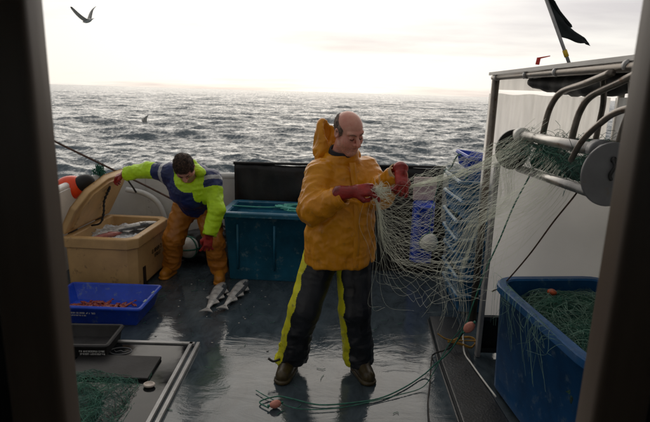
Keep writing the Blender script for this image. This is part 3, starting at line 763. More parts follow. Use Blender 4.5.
# ------------------------------------------------------------------ fish
def make_fish(label, L=.6, back='fishbk', belly='fishsk', group=None, slim=1.0):
    """cod-like fish along +Y, nose at +Y, lying on its side (flank up)"""
    root = thing('fish', label, 'fish', group=group)
    S = [(0, .012, .010), (.03, .030, .022), (.10, .062, .045), (.20, .088, .062), (.33, .098, .066), (.50, .084, .056), (.68, .058, .038), (.82, .034, .022), (.92, .022, .012), (.96, .026, .008)]
    v = []; n = 16
    for s, hy, th in S:
        for i in range(n):
            a = 2 * math.pi * i / n; dr = .14 * hy if math.sin(a) < 0 and .1 < s < .5 else 0
            v.append(((hy * .9 * math.cos(a)) * L * slim, (.5 - s) * L, (th * 1.05 * math.sin(a) + .055) * L * slim))
    f = [(j * n + i, j * n + (i + 1) % n, (j + 1) * n + (i + 1) % n, (j + 1) * n + i) for j in range(len(S) - 1) for i in range(n)] + [tuple(range(n)), tuple((len(S) - 1) * n + i for i in range(n))[::-1]]
    mi = []
    for q in f: mi.append(1 if sum(v[i][0] for i in q) / len(q) > .045 * L else 0)
    b = link('body', v, f, None, root, True, mats=[M[belly], M[back]], midx=mi); b.modifiers.new('sub', 'SUBSURF').render_levels = 1
    def fin(name, pts, t=.004):
        n_ = len(pts); vv = [(x * L * slim, y * L, z_ * L + t) for x, y, z_ in pts] + [(x * L * slim, y * L, z_ * L - t) for x, y, z_ in pts]
        link(name, vv, [tuple(range(n_)), tuple(range(n_, 2 * n_))[::-1]] + [(i, (i + 1) % n_, (i + 1) % n_ + n_, i + n_) for i in range(n_)], M[belly], root)
    fin('tail_fin', [(.02, -.44, .055), (.075, -.54, .05), (.03, -.52, .055), (0, -.515, .055), (-.03, -.52, .055), (-.075, -.54, .05), (-.02, -.44, .055)])
    fin('dorsal_fin', [(.075, .25, .055), (.12, .16, .05), (.085, .10, .055)]); fin('dorsal_fin', [(.075, .05, .055), (.11, -.04, .05), (.055, -.12, .055)])
    fin('dorsal_fin', [(.05, -.15, .055), (.085, -.22, .05), (.035, -.29, .055)]); fin('anal_fin', [(-.07, .0, .055), (-.10, -.08, .05), (-.05, -.14, .055)])
    fin('pectoral_fin', [(.01, .27, .118), (.03, .18, .125), (-.015, .17, .125)])
    MB().ball((.022 * L * slim, .425 * L, .083 * L), .011 * L, 10, 6).build('eye', M['rubber'], root, True)
    return root
f1 = make_fish('silver fish lying on the wet deck, the one nearer the bending man', .64, slim=1.0, group='two fish lying on the wet deck'); f1.location = (-.96, 4.30, .0); f1.rotation_euler = (0, 0, rad(-2))
f2 = copy_tree(f1); f2['label'] = 'silver fish lying on the wet deck, the one nearer the teal tub'; f2.location = (-.79, 4.37, .0); f2.rotation_euler = (0, 0, rad(-9)); f2.scale = (1.15, 1.04, 1.1); f1.scale = (1.2, 1, 1.0)
f3 = make_fish('long dark backed fish laid on the ice in the beige box', .62, back='fishbk', belly='fishsk'); f3.location = (-1.93, 4.85, .455); f3.rotation_euler = (rad(3), rad(14), rad(-52))
f4 = make_fish('pink gutted fish half sunk in ice at the near end of the beige box', .42, back='fishpk', belly='fishpk'); f4.location = (-2.10, 4.62, .435); f4.rotation_euler = (0, rad(-20), rad(-40))
f5 = make_fish('grey fish beside the long one on the ice in the beige box', .50, back='fishbk', belly='fishsk'); f5.location = (-2.00, 4.92, .445); f5.rotation_euler = (0, rad(8), rad(-62))

# blue crate of red fish in front of the beige box
bc = open_box('fish_crate', 'bright blue crate holding small red fish, in front of the beige box', 'crate', .80, .52, .17, (-1.80, 3.93, .0), rad(-1), 'crate', wall_=.02, cr=.035, taper=.045, lip=.014, lip_h=.022)
print_marks('front_print', bc, 'mark', -.24, .04, .118, .012, -.2545, 'x', 5); print_marks('front_print', bc, 'mark', -.22, -.04, .096, .010, -.2515, 'x', 6)
m = MB()
for k in range(2): MB().box((.376, -.1 + k * .18, .1715), (.016, .05, .004)).build('hand_grip', M['rimwear'], bc)
proto = None
for k in range(46):
    x = -1.80 + random.uniform(-.25, .25); y = 3.86 + random.uniform(-.08, .08); z = .075 + random.uniform(0, .03)
    lab = 'small red fish lying in the bright blue crate'
    if proto is None: o = proto = make_fish(lab, .15, back='fishpk', belly='fishrd', group='small red fish in the bright blue crate')
    else: o = copy_tree(proto)
    o.location = (x, y, z); o.rotation_euler = (random.uniform(-.2, .2), random.uniform(-.4, .4), random.uniform(0, 6.28))

# black crate with white print under the jamb side
kc = open_box('fish_crate', 'black crate with white print on its side, in front of the bright blue crate', 'crate', .60, .34, .12, (-1.76, 3.33, .0), rad(2), 'rubber', wall_=.02, cr=.03, taper=.02, lip=.012, lip_h=.02)
for q, z in enumerate((.072, .050)): print_marks('side_print', kc, 'mark', .10, .27, z, .012, -.1625 + (.08 - z) * .16, 'x', 7 + q)

# hatch with metal edging, net and shell on it
ht = thing('deck_hatch', 'flat dark deck hatch with double pale metal edging, green net heaped on it', 'hatch')
MB().box((-1.36, 2.82, .010), (.78, 1.20, .012)).build('cover', M['glossk'], ht)
MB().box((-1.36, 3.425, .016), (.86, .028, .022)).build('edge_strip', M['alu'], ht)
MB().box((-.955, 2.82, .016), (.022, 1.24, .022)).build('edge_strip', M['alu'], ht); MB().box((-.905, 2.82, .016), (.022, 1.24, .022)).build('edge_strip', M['alu'], ht)
m = MB(); ring = [(-1.42 + .075 * math.cos(a), 3.29 + .05 * math.sin(a), .018) for a in np.linspace(0, 2 * math.pi, 30)]; m.tube(ring, .004, 5, False)
m.tube([(-1.47, 3.30, .018), (-1.45, 3.275, .018), (-1.42, 3.295, .018), (-1.39, 3.275, .018), (-1.37, 3.30, .018)], .004, 5); m.build('round_emblem', M['cheek'], ht, True)
o = bevel(MB().box((-1.38, 3.06, .028), (.56, .28, .022)).build('rubber_mat', M['rubber']), .006); tag(o, 'black rubber mat lying on the hatch above the green net', 'mat')
sh = sdf_obj('shell', lambda P: smax(ell(P, (-1.07, 2.86, .032), (.038, .028, .017)), -ell(P, (-1.07, 2.855, .046), (.029, .020, .016)), .003), uni((-1.13, 2.81, .0), (-1.01, 2.91, .07), .0025), M['shell'])
tag(sh, 'pale open shell lying on the dark hatch', 'shell')

# ================================================================== NETS AND ROPES
def rope(name, pts, r, m, label=None, cat='rope', group=None, per=8, n=7, parent=None):
    o = MB().tube(catmull(pts, per), r, n).build(name, M[m], parent, True)
    if label: tag(o, label, cat, group)
    return o
def strands(name, fn, count, segs, r, m, label=None, cat='net', parent=None, seed=0, sides=3):
    """many thin threads joined into one net; fn(rng) -> list of points"""
    rng = np.random.default_rng(seed); mb = MB()
    for k in range(count):
        p = fn(rng, k)
        if p is not None: mb.tube(p, r, sides, False)
    o = mb.build(name, M[m], parent, True)
    if label: tag(o, label, cat)
    return o
def net_sheet(S, nu, nv, rng, jit=.006, drop=.05):
    """diamond mesh between parameter rows of surface S(u,v); returns thread paths"""
    th = []
    for k in range(nv):
        for sgn in (1, -1):
            pts = []
            for i in range(nu * 2 + 1):
                u = i / (nu * 2); vv = (k + .5 * (1 + sgn * (1 if i % 2 else -1)) ) / nv
                p = np.array(S(u, min(1, vv))) + rng.normal(0, jit, 3)
                pts.append(p)
            a = 0
            while a < len(pts) - 3:
                b = a + int(rng.integers(8, 40)); th.append(pts[a:b + 1]); a = b + (1 if rng.random() < drop else 0)
    return [t for t in th if len(t) > 2]
rng = np.random.default_rng(11)
def warp(p, s, a):
    q = np.array(p) * s; return np.array(p) + a * np.array([vnoise(q + 3), vnoise(q + 17), vnoise(q + 31)])
def S_main(u, v, ph=0.0, dy=0.0, deep=1.0):
    """net slung from the hands to the roller, its belly hanging; v=0 top line, v=1 lowest"""
    A = np.array([.27 + .06 * v, 2.90 + .1 * v, 1.30 - .14 * v]); B = np.array([1.13 - .02 * v, 3.04 - .70 * v, 1.645 - .19 * v])
    s = u; p = A * (1 - s) + B * s
    sag = (s ** .5 * (1 - s) ** .95 / .53) * (.02 + deep * .72 * v ** 1.1)
    p = p + np.array([0, .10 * math.sin(3 * s + ph) * v + dy, -sag])
    return warp(p, 3.4, .10 * min(1, 5 * s + .1) * (.04 + v))
mbn = MB()
for lay, (nu, nv, ph, dy, deep) in enumerate(((30, 17, 0, 0, 1.0), (26, 14, 2.2, .07, 1.30), (24, 10, 4.0, -.04, .62))):
    NP = {}
    for i in range(nu + 1):
        for j in range(nv + 1):
            vv = (j + (.5 if i % 2 else 0)) / (nv + .5); NP[i, j] = S_main(i / nu, vv, ph, dy, deep) + rng.normal(0, .0045, 3)
    hole = rng.random((nu + 1, nv + 1)) < .035
    for i in range(nu):
        for j in range(nv + 1):
            if hole[i, j]: continue
            for jj in ((j, j + 1) if i % 2 else (j - 1, j)):
                if (i + 1, jj) in NP:
                    a, b = NP[i, j], NP[i + 1, jj]; m_ = (a + b) / 2 - np.array((0, 0, .05 * np.linalg.norm(b - a))) + rng.normal(0, .0012, 3)
                    mbn.tube([a, m_, b], .00056, 3, False)
# gathered strands (the mesh pulled into long lines)
for k in range(46):
    v0 = rng.random() ** .8; v1 = np.clip(v0 + rng.normal(0, .16), 0, 1); ph = rng.uniform(0, 3); o_ = rng.normal(0, .03)
    mbn.tube([S_main(u, v0 * (1 - u) + v1 * u, ph, o_, .9) + rng.normal(0, .003, 3) for u in np.linspace(0, 1, 26)], float(rng.uniform(.0005, .0009)), 3, False)
# top line bundle from the hands to the roller
for k in range(26):
    a = rng.normal(0, .008, 3); b = rng.normal(0, .028, 3); m_ = rng.normal(0, .018, 3)
    mbn.tube(catmull([np.array((.27, 2.87, 1.31)) + a, np.array((.43, 2.95, 1.315)) + a, np.array((.75, 3.0, 1.38)) + m_, np.array((1.02, 3.0, 1.50)) + b, np.array((1.16, 2.85, 1.66)) + b * 1.5], 7), .0010, 3, False)
# net falling down in front of his jacket and from the roller to the deck
for k in range(7):
    x = .23 + .14 * rng.random(); x2 = x + rng.uniform(-.06, .10); z2 = rng.uniform(.55, 1.0)
    mbn.tube(catmull([(x, 2.88, 1.28), (x + rng.normal(0, .02), 2.84 + rng.normal(0, .02), 1.12), ((x + x2) / 2 + rng.normal(0, .03), 2.86, (1.2 + z2) / 2 - .05), (x2, 2.88 + rng.normal(0, .03), z2), (x2 + rng.uniform(.05, .2), 2.92, z2 - .03)], 6), .0006, 3, False)
for k in range(30):
    x = 1.12 + rng.normal(0, .03); z = 1.62 - rng.random() * .18; e = rng.random()
    mbn.tube([warp(p, 4, .06) for p in catmull([(x, 3.0, z), (x - .06 - .05 * e, 2.99, z - .28), (1.0 - .16 * e, 3.0, 1.05), (.93 - .22 * e, 3.02, .72), (.90 - .35 * e * rng.random(), 3.05, rng.uniform(.35, .6))], 7)], .0007, 3, False)
net = mbn.build('fishing_net', M['twine'], None, True); tag(net, 'pale mesh fishing net slung from the man\'s hands to the hauler roller', 'net')
# net bunched in his fists
mbn = MB()
for k in range(20):
    c = np.array((.30, 2.86, 1.30)); p = [c + rng.normal(0, .028, 3) * (1, .8, 1.3) for _ in range(7)]; mbn.tube(catmull(p, 4), .0010, 3, False)
tag(mbn.build('net_bunch', M['twine'], None, True), 'tangle of pale net bunched in the red gloved hand', 'net')

# green monofilament nets: heaped in the tub, over the hauler, on the hatch
def heap(name, label, n, cx, cy, cz, rx, ry, rz, r, m, seed, segs=14, L=.32, cat='net', inside=None, sides=3):
    rg = np.random.default_rng(seed); mb = MB()
    for k in range(n):
        a = rg.uniform(0, 6.28); p = np.array([cx + rx * rg.uniform(-1, 1), cy + ry * rg.uniform(-1, 1), 0.])
        top = lambda X: cz + rz * (1 - min(1, ((X[0] - cx) / rx) ** 4 + ((X[1] - cy) / ry) ** 4)) * .8 + .03 * vnoise(np.array([X[0] * 9, X[1] * 9, seed]))
        d = rg.uniform(0, 6.28); bend = rg.normal(0, .35); pts = []; off = rg.uniform(-.03, .012); st = L / segs * rg.uniform(.5, 1.5)
        for i in range(segs):
            pts.append((p[0], p[1], float(top(p)) + off + .008 * math.sin(i * 1.3 + k)))
            d += bend * .35 + rg.normal(0, .25); p = p + np.array([math.cos(d), math.sin(d), 0]) * st
            p[0] = min(cx + rx, max(cx - rx, p[0])); p[1] = min(cy + ry, max(cy - ry, p[1]))
        mb.tube(pts, r, sides, False)
    o = mb.build(name, M[m], None, True); tag(o, label, cat); return o
heap('net_heap', 'green net heaped in the big blue tub with orange floats on it', 1500, 1.53, 2.56, .62, .31, .49, .10, .0013, 'netgreen', 5, 14, .5)
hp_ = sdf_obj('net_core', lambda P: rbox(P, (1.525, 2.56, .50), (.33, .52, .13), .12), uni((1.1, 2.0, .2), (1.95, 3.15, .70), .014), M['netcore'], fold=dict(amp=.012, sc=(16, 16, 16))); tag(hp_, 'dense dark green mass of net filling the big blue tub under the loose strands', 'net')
for k, (x, y, z) in enumerate(((1.68, 2.72, .735), (1.55, 2.50, .745), (1.50, 2.38, .735), (1.40, 2.93, .70))):
    lab = ['orange float on the net, farthest right from the tub wall', 'orange float in the middle of the tub net', 'orange float on the net, nearest the camera', 'orange float at the far end of the tub net'][k]
    if k == 0: fo = MB().ball((0, 0, 0), (.022, .038, .020), 14, 10).build('net_float', M['floato'], None, True)
    else: fo = copy_tree(fo)
    tag(fo, lab, 'float', 'orange floats on the green net'); fo.location = (x, y, z); fo.rotation_euler = (.2, 0, k * 1.1)
mb = MB(); rg = np.random.default_rng(9)
for k in range(500):
    x = 1.31 + rg.normal(0, .07); y = rg.uniform(2.08, 3.0); z = 1.585 + rg.normal(0, .022) - .5 * (x - 1.28) ** 2; d = rg.uniform(0, 6.28); p = []
    for i in range(10):
        p.append((x, y, z + .02 * math.sin(i + k))); d += rg.normal(0, .5); x += .03 * math.cos(d); y += .03 * math.sin(d); y = min(3.03, max(2.04, y)); z += rg.normal(0, .012)
    mb.tube(p, .0012, 3, False)
for k in range(50):
    y = rg.uniform(2.1, 3.0); x = 1.14 + rg.normal(0, .03)
    mb.tube(catmull([(x + .1, y, 1.63), (x, y + rg.normal(0, .03), 1.62), (x - .02, y + rg.normal(0, .05), 1.55), (x + .02, y + rg.normal(0, .08), 1.46), (x + .05, y, 1.44)], 4), .0011, 3, False)
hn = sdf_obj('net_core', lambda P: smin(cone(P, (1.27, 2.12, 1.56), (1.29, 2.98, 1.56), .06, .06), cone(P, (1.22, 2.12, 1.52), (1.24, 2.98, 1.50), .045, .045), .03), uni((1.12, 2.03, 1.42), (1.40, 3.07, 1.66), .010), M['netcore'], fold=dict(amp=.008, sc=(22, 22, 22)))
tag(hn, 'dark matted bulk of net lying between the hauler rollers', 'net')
tag(mb.build('hauled_net', M['netgreen'], None, True), 'dark green net lying over the hauler rollers', 'net')
heap('net_heap', 'green net heaped on the deck hatch beside the left jamb', 650, -1.45, 2.60, .02, .35, .40, .07, .0010, 'netgreen', 8, 14, .5)
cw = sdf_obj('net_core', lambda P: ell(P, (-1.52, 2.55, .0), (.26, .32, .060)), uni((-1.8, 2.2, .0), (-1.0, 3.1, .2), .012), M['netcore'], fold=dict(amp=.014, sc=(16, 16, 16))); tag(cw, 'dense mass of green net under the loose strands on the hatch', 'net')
heap('loose_strands', 'paler green strands lying loose on the net in the big blue tub', 260, 1.53, 2.56, .635, .32, .50, .10, .0013, 'twineg', 15, 16, .7)
heap('loose_strands', 'cream strands tangled on the green net near the rim of the big blue tub', 120, 1.45, 2.62, .65, .26, .45, .09, .0010, 'twineg', 16, 16, .7)
# loose tails over the tub rim
mb = MB()
for k in range(48):
    y = rg.uniform(2.2, 3.05); mb.tube(catmull([(1.30, y, .58), (1.17, y + rg.normal(0, .04), .70), (1.105, y + rg.normal(0, .05), .748), (1.075, y + rg.normal(0, .05), .70 - .04 * rg.random()), (1.085 + rg.normal(0, .01), y + rg.normal(0, .09), .70 - rg.random() * .28)], 5), .0007, 3, False)
tag(mb.build('net_tails', M['twineg'], None, True), 'pale green net tails hanging over the big blue tub edge', 'net')

# ropes
rope('green_line', [(1.25, 2.95, 1.60), (1.20, 2.97, 1.42), (1.13, 2.99, 1.22), (1.07, 3.0, 1.0), (1.005, 3.0, .80), (.95, 3.0, .58), (.92, 3.02, .42), (.85, 3.06, .22), (.77, 3.12, .08), (.70, 3.1, .018), (.55, 2.95, .012), (.38, 2.82, .012), (.2, 2.76, .012), (.0, 2.73, .012), (-.16, 2.78, .012), (-.26, 2.80, .014), (-.36, 2.74, .014), (-.30, 2.68, .014)], .0045, 'ropeg', 'green rope running from the hauler down to the deck by his boots')
rope('green_line', [(.93, 3.0, .46), (.84, 3.05, .28), (.74, 3.0, .10), (.66, 2.94, .02), (.5, 2.86, .012), (.3, 2.77, .012), (.1, 2.70, .012), (-.08, 2.68, .012), (-.2, 2.71, .014), (-.33, 2.80, .014), (-.40, 2.86, .014)], .003, 'ropeg', 'thinner green rope looping round the pink float on deck')
rope('dark_line', [(1.27, 2.45, 1.52), (1.25, 2.5, 1.40), (1.235, 2.68, 1.2), (1.20, 2.86, .95), (1.14, 3.04, .70), (1.08, 3.06, .64)], .0045, 'ropeb', 'dark line hanging from the lower roller across the pale panel')
rope('black_cord', [(.93, 3.02, .40), (.88, 3.15, .20), (.82, 3.36, .03), (.79, 3.3, .012), (.72, 3.0, .012), (.67, 2.8, .012), (.63, 2.55, .012), (.60, 2.3, .012)], .005, 'ropek', 'black cord trailing down and along the deck edge of the plate')
rope('hose', [(1.04, 3.46, .16), (1.035, 3.36, .05), (1.04, 3.2, .055), (1.06, 3.0, .055), (1.085, 2.8, .055)], .006, 'floatw', 'thin white cord lying on the dark deck plate', 'cord')
yc = [(1.04 + .10 * math.cos(a) + .01 * math.sin(3 * a), 3.46 + .06 * math.sin(a), .07 + .02 * math.sin(2 * a) + .008 * a / 6) for a in np.linspace(0, 12.6, 26)]
rope('yellow_rope_coil', yc + [(.98, 3.4, .12), (.90, 3.38, .14), (.84, 3.4, .17)], .0055, 'ropey', 'small coil of yellow brown rope at the foot of the panel')
rope('guy_rope', [(-3.02, 5.33, 1.36), (-2.8, 5.35, 1.24), (-2.1, 5.37, .90), (-1.74, 5.38, .72), (-.98, 5.40, .32)], .011, 'ropeb', 'taut brown rope slanting down across the stern bulwark')
rope('strap', [(-2.13, 5.37, .93), (-2.11, 5.35, .88), (-2.06, 5.35, .80), (-2.03, 5.36, .74)], .010, 'ropek', 'short black strap hanging from the taut brown rope')
rope('hoop', [(-1.80, 5.52, .02), (-1.79, 5.52, .22), (-1.79, 5.52, .42), (-1.86, 5.52, .60), (-2.0, 5.52, .70), (-2.2, 5.52, .74)], .03, 'white', 'white curved pipe against the stern bulwark behind the beige box', 'pipe', n=12)
mb = MB()
for k in range(26):
    c = np.array((-2.47, 5.50, .93)); p = [c + rg.normal(0, 1, 3) * (.035, .035, .055) for _ in range(5)]; mb.tube(catmull(p, 5), .004, 4, False)
tag(mb.build('twine_tangle', M['ropeg'], None, True), 'tangle of green twine tied on the stern rail above the lid', 'twine')
# turquoise rope on the teal tub
pts = []
for k in range(60):
    a = k * .52; pts.append((-.30 + .15 * math.cos(a) + .05 * math.sin(k * 1.9), 4.94 + .10 * math.sin(a) + .03 * math.cos(k), .715 + .02 * abs(math.sin(k * .7))))
rope('turquoise_rope', [(-.93, 4.98, .715), (-.6, 4.96, .712), (-.36, 5.0, .715), (-.40, 4.86, .715), (-.2, 4.80, .715)] + pts, .007, 'ropet', 'turquoise rope loosely coiled on the teal tub', per=4)
rope('tie_line', [(1.30, 5.5, 1.08), (1.18, 5.0, 1.12), (1.13, 4.6, 1.22), (1.15, 4.45, 1.35), (1.22, 4.4, 1.30), (1.2, 4.38, 1.0), (1.12, 4.36, .75)], .007, 'ropeg', 'green line looped over the corner of the blue crate stack')
rope('handrail', [(1.28, 5.58, 1.03), (1.7, 5.6, 1.04), (2.2, 5.6, 1.04)], .012, 'ropeb', 'thin rail along the stern beyond the crates', 'rail')

# scraps on the wet deck
mb = MB(); rg = np.random.default_rng(31)
for k in range(60):
    x, y = rg.uniform(-1.5, .75), rg.uniform(2.3, 5.0); l = rg.uniform(.008, .03); a = rg.uniform(0, 6.28); p = []
    for q in range(4): p.append((x, y, .004 + .003 * rg.random())); a += rg.normal(0, .6); x += l * math.cos(a); y += l * math.sin(a)
    mb.tube(catmull(p, 3), rg.uniform(.0008, .0022), 4, True)
tag(mb.build('net_scraps', M['netgreen'], None, True), 'small scraps of twine scattered over the wet deck', 'scraps', kind='stuff')
mb = MB()
for k in range(35):
    x, y = rg.normal(-.85, .35), rg.normal(4.1, .35); mb.ball((x, y, .004), (rg.uniform(.003, .011), rg.uniform(.003, .009), .0025), 6, 3)
tag(mb.build('fish_scraps', M['fishsk'], None, True), 'scales and fish scraps on the deck round the two fish', 'scraps', kind='stuff')
# floats
def fl(name, c, r, m, label, group=None, rot=(0, 0, 0), ends=True):
    t = thing(name, label, 'float', c, 0, group); t.rotation_euler = rot
    MB().ball((0, 0, 0), r, 22, 14).build('float_body', M[m], t, True)
    rx = r[2] if isinstance(r, tuple) else r
    if ends: MB().tube([(0, 0, -rx - .012), (0, 0, -rx + .004)], .008, 8).tube([(0, 0, rx - .004), (0, 0, rx + .012)], .008, 8).build('eyelet', M['ropeg'], t, True)
    return t
fl('net_float', (.935, 2.985, .425), (.030, .030, .044), 'floatp', 'pink egg shaped float hanging on the green rope by the tub', rot=(.2, .6, 0))
fl('net_float', (-.262, 2.70, .028), (.024, .024, .036), 'floatp', 'pink egg shaped float lying on the deck in the rope loops', rot=(0, 1.45, .3))
w = fl('net_float', (.985, 4.62, .50), .085, 'floatw', 'white ball float with dark line hanging in front of the upright blue crate')
MB().tube([(.0866 * math.cos(a), .02 * math.sin(2 * a), .0866 * math.sin(a)) for a in np.linspace(0, 6.283, 40)], .005, 6, False).build('line', M['ropeg'], w, True)
rope('float_line', [(.985, 4.62, .585), (1.0, 4.66, .8), (1.06, 4.72, 1.05), (1.10, 4.66, 1.2)], .004, 'ropeg', 'thin green line holding the white ball float')
w = fl('trawl_float', (-1.45, 5.22, .19), .115, 'floatw', 'white ball float with green bands lying behind the bending man\'s legs')
for a0 in (-.5, .3): MB().tube([(.1165 * math.cos(a) * math.cos(a0), .1165 * math.cos(a) * math.sin(a0), .1165 * math.sin(a)) for a in np.linspace(0, 6.283, 40)], .009, 6, False).build('band', M['ropeg'], w, True)
MB().tube([(.1165 * math.cos(a), .1165 * math.sin(a), 0) for a in np.linspace(0, 6.283, 40)], .009, 6, False).build('band', M['ropeg'], w, True)
o = sdf_obj('dark_bag', lambda P: smin(ell(P, (-1.25, 5.35, .16), (.42, .14, .20)), ell(P, (-1.0, 5.3, .1), (.2, .15, .16)), .06), uni((-1.75, 5.1, 0), (-.7, 5.58, .42), .015), M['black'], fold=dict(amp=.010, sc=(14, 14, 10)))
tag(o, 'dark sacking heaped behind the bending man\'s legs', 'sacking')
# red-orange buoy with black band, beyond the port rail
t = thing('marker_buoy', 'red orange buoy with black end tied inside the rail by the left jamb', 'buoy', (-2.66, 5.22, .80)); t.rotation_euler = (0, rad(68), 0)
MB().ball((0, 0, -.02), (.13, .13, .17), 24, 16).build('buoy_body', M['buoy'], t, True); MB().ball((0, 0, .15), (.085, .085, .12), 20, 12).build('black_end', M['rubber'], t, True)

# ------------------------------------------------------------------ flag
fg = thing('marker_flag', 'ragged black flag on a pale pole with yellow tape above the canopy', 'flag')
a = np.array((2.40, 4.6, 1.02)); b = np.array((2.10, 4.6, 2.10)); c = np.array((1.80, 4.6, 2.68))
MB().tube([(2.60, 4.6, .35), tuple(b)], .020, 10).build('pole', M['pole'], fg, True)
MB().tube([tuple(b), tuple(c)], .014, 10).build('pole_top', M['pole'], fg, True)
d_ = (c - b) / np.linalg.norm(c - b)
MB().tube([tuple(b + d_ * .12), tuple(b + d_ * .18)], .019, 10).build('yellow_tape', M['tapey'], fg, True)
n1, n2 = 26, 14; v = []; f = []
for i in range(n1):
    s = i / (n1 - 1)
    base = b + d_ * (.30 + .36 * s)
    for j in range(n2):
        q = j / (n2 - 1); L_ = (.02 + .30 * (1 - s) ** .9 + .10 * (1 - s) * float(vnoise(np.array([s * 9, 3.3, 1.2]))) + .03 * float(vnoise(np.array([s * 23, 1.3, 1.2])))) * q
        v.append((base[0] + L_ * .93 + .01, base[1] + .035 * math.sin(q * 7 + s * 4) * q, base[2] - L_ * (.10 + .5 * s) + .018 * math.sin(q * 9 + s * 6) * q - .10 * q * (1 - s) * .4))
for i in range(n1 - 1):
    for j in range(n2 - 1): f.append((i * n2 + j, i * n2 + j + 1, (i + 1) * n2 + j + 1, (i + 1) * n2 + j))
o = link('flag_cloth', v, f, M['flag'], fg, True); o.modifiers.new('s', 'SOLIDIFY').thickness = .003
rl = thing('pennant', 'tiny red and dark pennant sticking up above the canopy rail', 'pennant', (1.33, 3.4, 2.03))
MB().tube([(.0, 0, .03), (.005, 0, .072)], .013, 8).build('clip', M['redlamp'], rl, True); MB().tube([(0, 0, .068), (.075, .0, .085)], [.006, .003], 6).build('stem', M['redlamp'], rl, True)

# ------------------------------------------------------------------ gulls
def gull(label, loc, rot, sc, up1=.9, up2=.35):
    t = thing('gull', label, 'gull', loc, group='gulls flying off the stern'); t.rotation_euler = rot; t.scale = (sc,) * 3
    o = sdf_obj('body', lambda P: smin(smin(ell(P, (0, 0, 0), (.22, .07, .075)), ell(P, (.22, 0, .03), (.065, .045, .045)), .06), cone(P, (-.15, 0, 0), (-.36, 0, .01), .045, .018), .05), uni((-.42, -.12, -.12), (.34, .12, .12), .012), M['feath'], t)
    MB().tube([(.27, 0, .03), (.335, 0, .015)], [.014, .004], 8).build('beak', M['tapey'], t, True)
    MB().ball((-.36, 0, .01), (.09, .06, .008), 12, 6).build('tail', M['feath'], t, True)
    for s, up in ((1, up1), (-1, up2)):
        v = []; f = []; n = 16
        for i in range(n):
            q = i / (n - 1); y = .05 + .60 * q * (1 - .1 * q); z = .03 + up * .55 * math.sin(q * 1.7) * q ** .4 * (1 if up > 0 else .6); ch = .29 * (1 - q) ** .55 + .015; sw = .07 * math.sin(q * 2.6) - .22 * q * q
            for (dx, dz) in ((ch * .45, 0), (0, .010 * (1 - q) + .003), (-ch * .65, -.004), (0, -.004)): v.append((sw + dx, s * y, z + dz))
        for i in range(n - 1):
            for k in range(4): f.append((i * 4 + k, i * 4 + (k + 1) % 4, (i + 1) * 4 + (k + 1) % 4, (i + 1) * 4 + k))
        mi = [1 if (k // 4) > n * .72 else 0 for k in range(len(f))]
        link('wing', v, f, None, t, True, mats=[M['featg'], M['tipb']], midx=mi)
    return t
gull('grey and white gull gliding with raised wings high at upper left', (-8.30, 18.4, 3.98), (rad(-22), rad(10), rad(150)), .82, 1.2, .7)
gull('small dark gull skimming low over the waves above the bending man', (-7.1, 20.0, .48), (rad(8), 0, rad(215)), .5, .9, .8)

# ================================================================== PEOPLE
def nonuni(segs):
    """segs: list of (start, end, step)"""
    out = [segs[0][0]]
    for a, b, h in segs:
        n = max(1, int(round((b - out[-1]) / h))); out += list(np.linspace(out[-1], b, n + 1)[1:])
    return np.array(out)

def skin_detail(o, c, R, amt):
    me = o.data; me.materials.append(M['stubble']); me.materials.append(M['flush']); n = len(me.polygons)
    ce = np.empty(n * 3); me.polygons.foreach_get('center', ce); q = (ce.reshape(-1, 3) - np.array(c)) @ R; rg_ = np.random.default_rng(5)
    jaw = np.clip((-.035 - q[:, 2]) / .03, 0, 1) * np.clip((q[:, 1] + .01) / .03, 0, 1) * (np.abs(q[:, 0]) < .085) * (q[:, 2] > -.15)
    fl = np.exp(-((q[:, 2] + .022) / .022) ** 2) * np.clip((q[:, 1] - .03) / .03, 0, 1); mi = np.zeros(n, np.int32)
    mi[rg_.random(n) < fl * .55] = 2; mi[rg_.random(n) < jaw * amt] = 1; me.polygons.foreach_set('material_index', mi)
def hair_strands(parent, V, Q, m, L_, r_, n, flow, seed, jit=.35):
    rg_ = np.random.default_rng(seed); N = normals(V, Q); mb = MB(); flow = np.array(flow, float)
    for i in rg_.integers(0, len(V), n):
        p = V[i]; nn = N[i]; t = flow - nn * (flow @ nn); t = t / (np.linalg.norm(t) + 1e-6); d = t + nn * .38 + rg_.normal(0, jit, 3); d /= np.linalg.norm(d); l = L_ * rg_.uniform(.5, 1.2)
        mb.tube([p - nn * .001, p + d * l * .5 + nn * .001, p + d * l - nn * .12 * l], [r_, r_ * .9, r_ * .4], 3, False)
    o = mb.build('hair_strands', m, parent, True); o['kind'] = 'stuff'; return o
def face_bits(parent, c, R):
    c = np.array(c)
    W = lambda p: tuple(c + R @ np.array(p))
    for s in (-1, 1):
        MB().tube(catmull([W((s * .014, .0965, .027)), W((s * .030, .0935, .0335)), W((s * .049, .077, .028))], 5), [.003] * 3 + [.0042] * 5 + [.0025] * 3, 6).build('eyebrow', M['brow'], parent, True)
        MB().tube(catmull([W((s * .018, .0865, .0005)), W((s * .031, .0905, -.0045)), W((s * .044, .083, .0005))], 5), .0022, 6).build('eyelashes', M['lash'], parent, True)
    MB().tube(catmull([W((-.022, .0865, -.0655)), W((-.008, .0930, -.0645)), W((.0, .0925, -.066)), (W((.008, .0930, -.0645))), W((.022, .0865, -.0655))], 4), [.002] * 4 + [.0034] * 9 + [.002] * 4, 6).build('lips', M['lip'], parent, True)

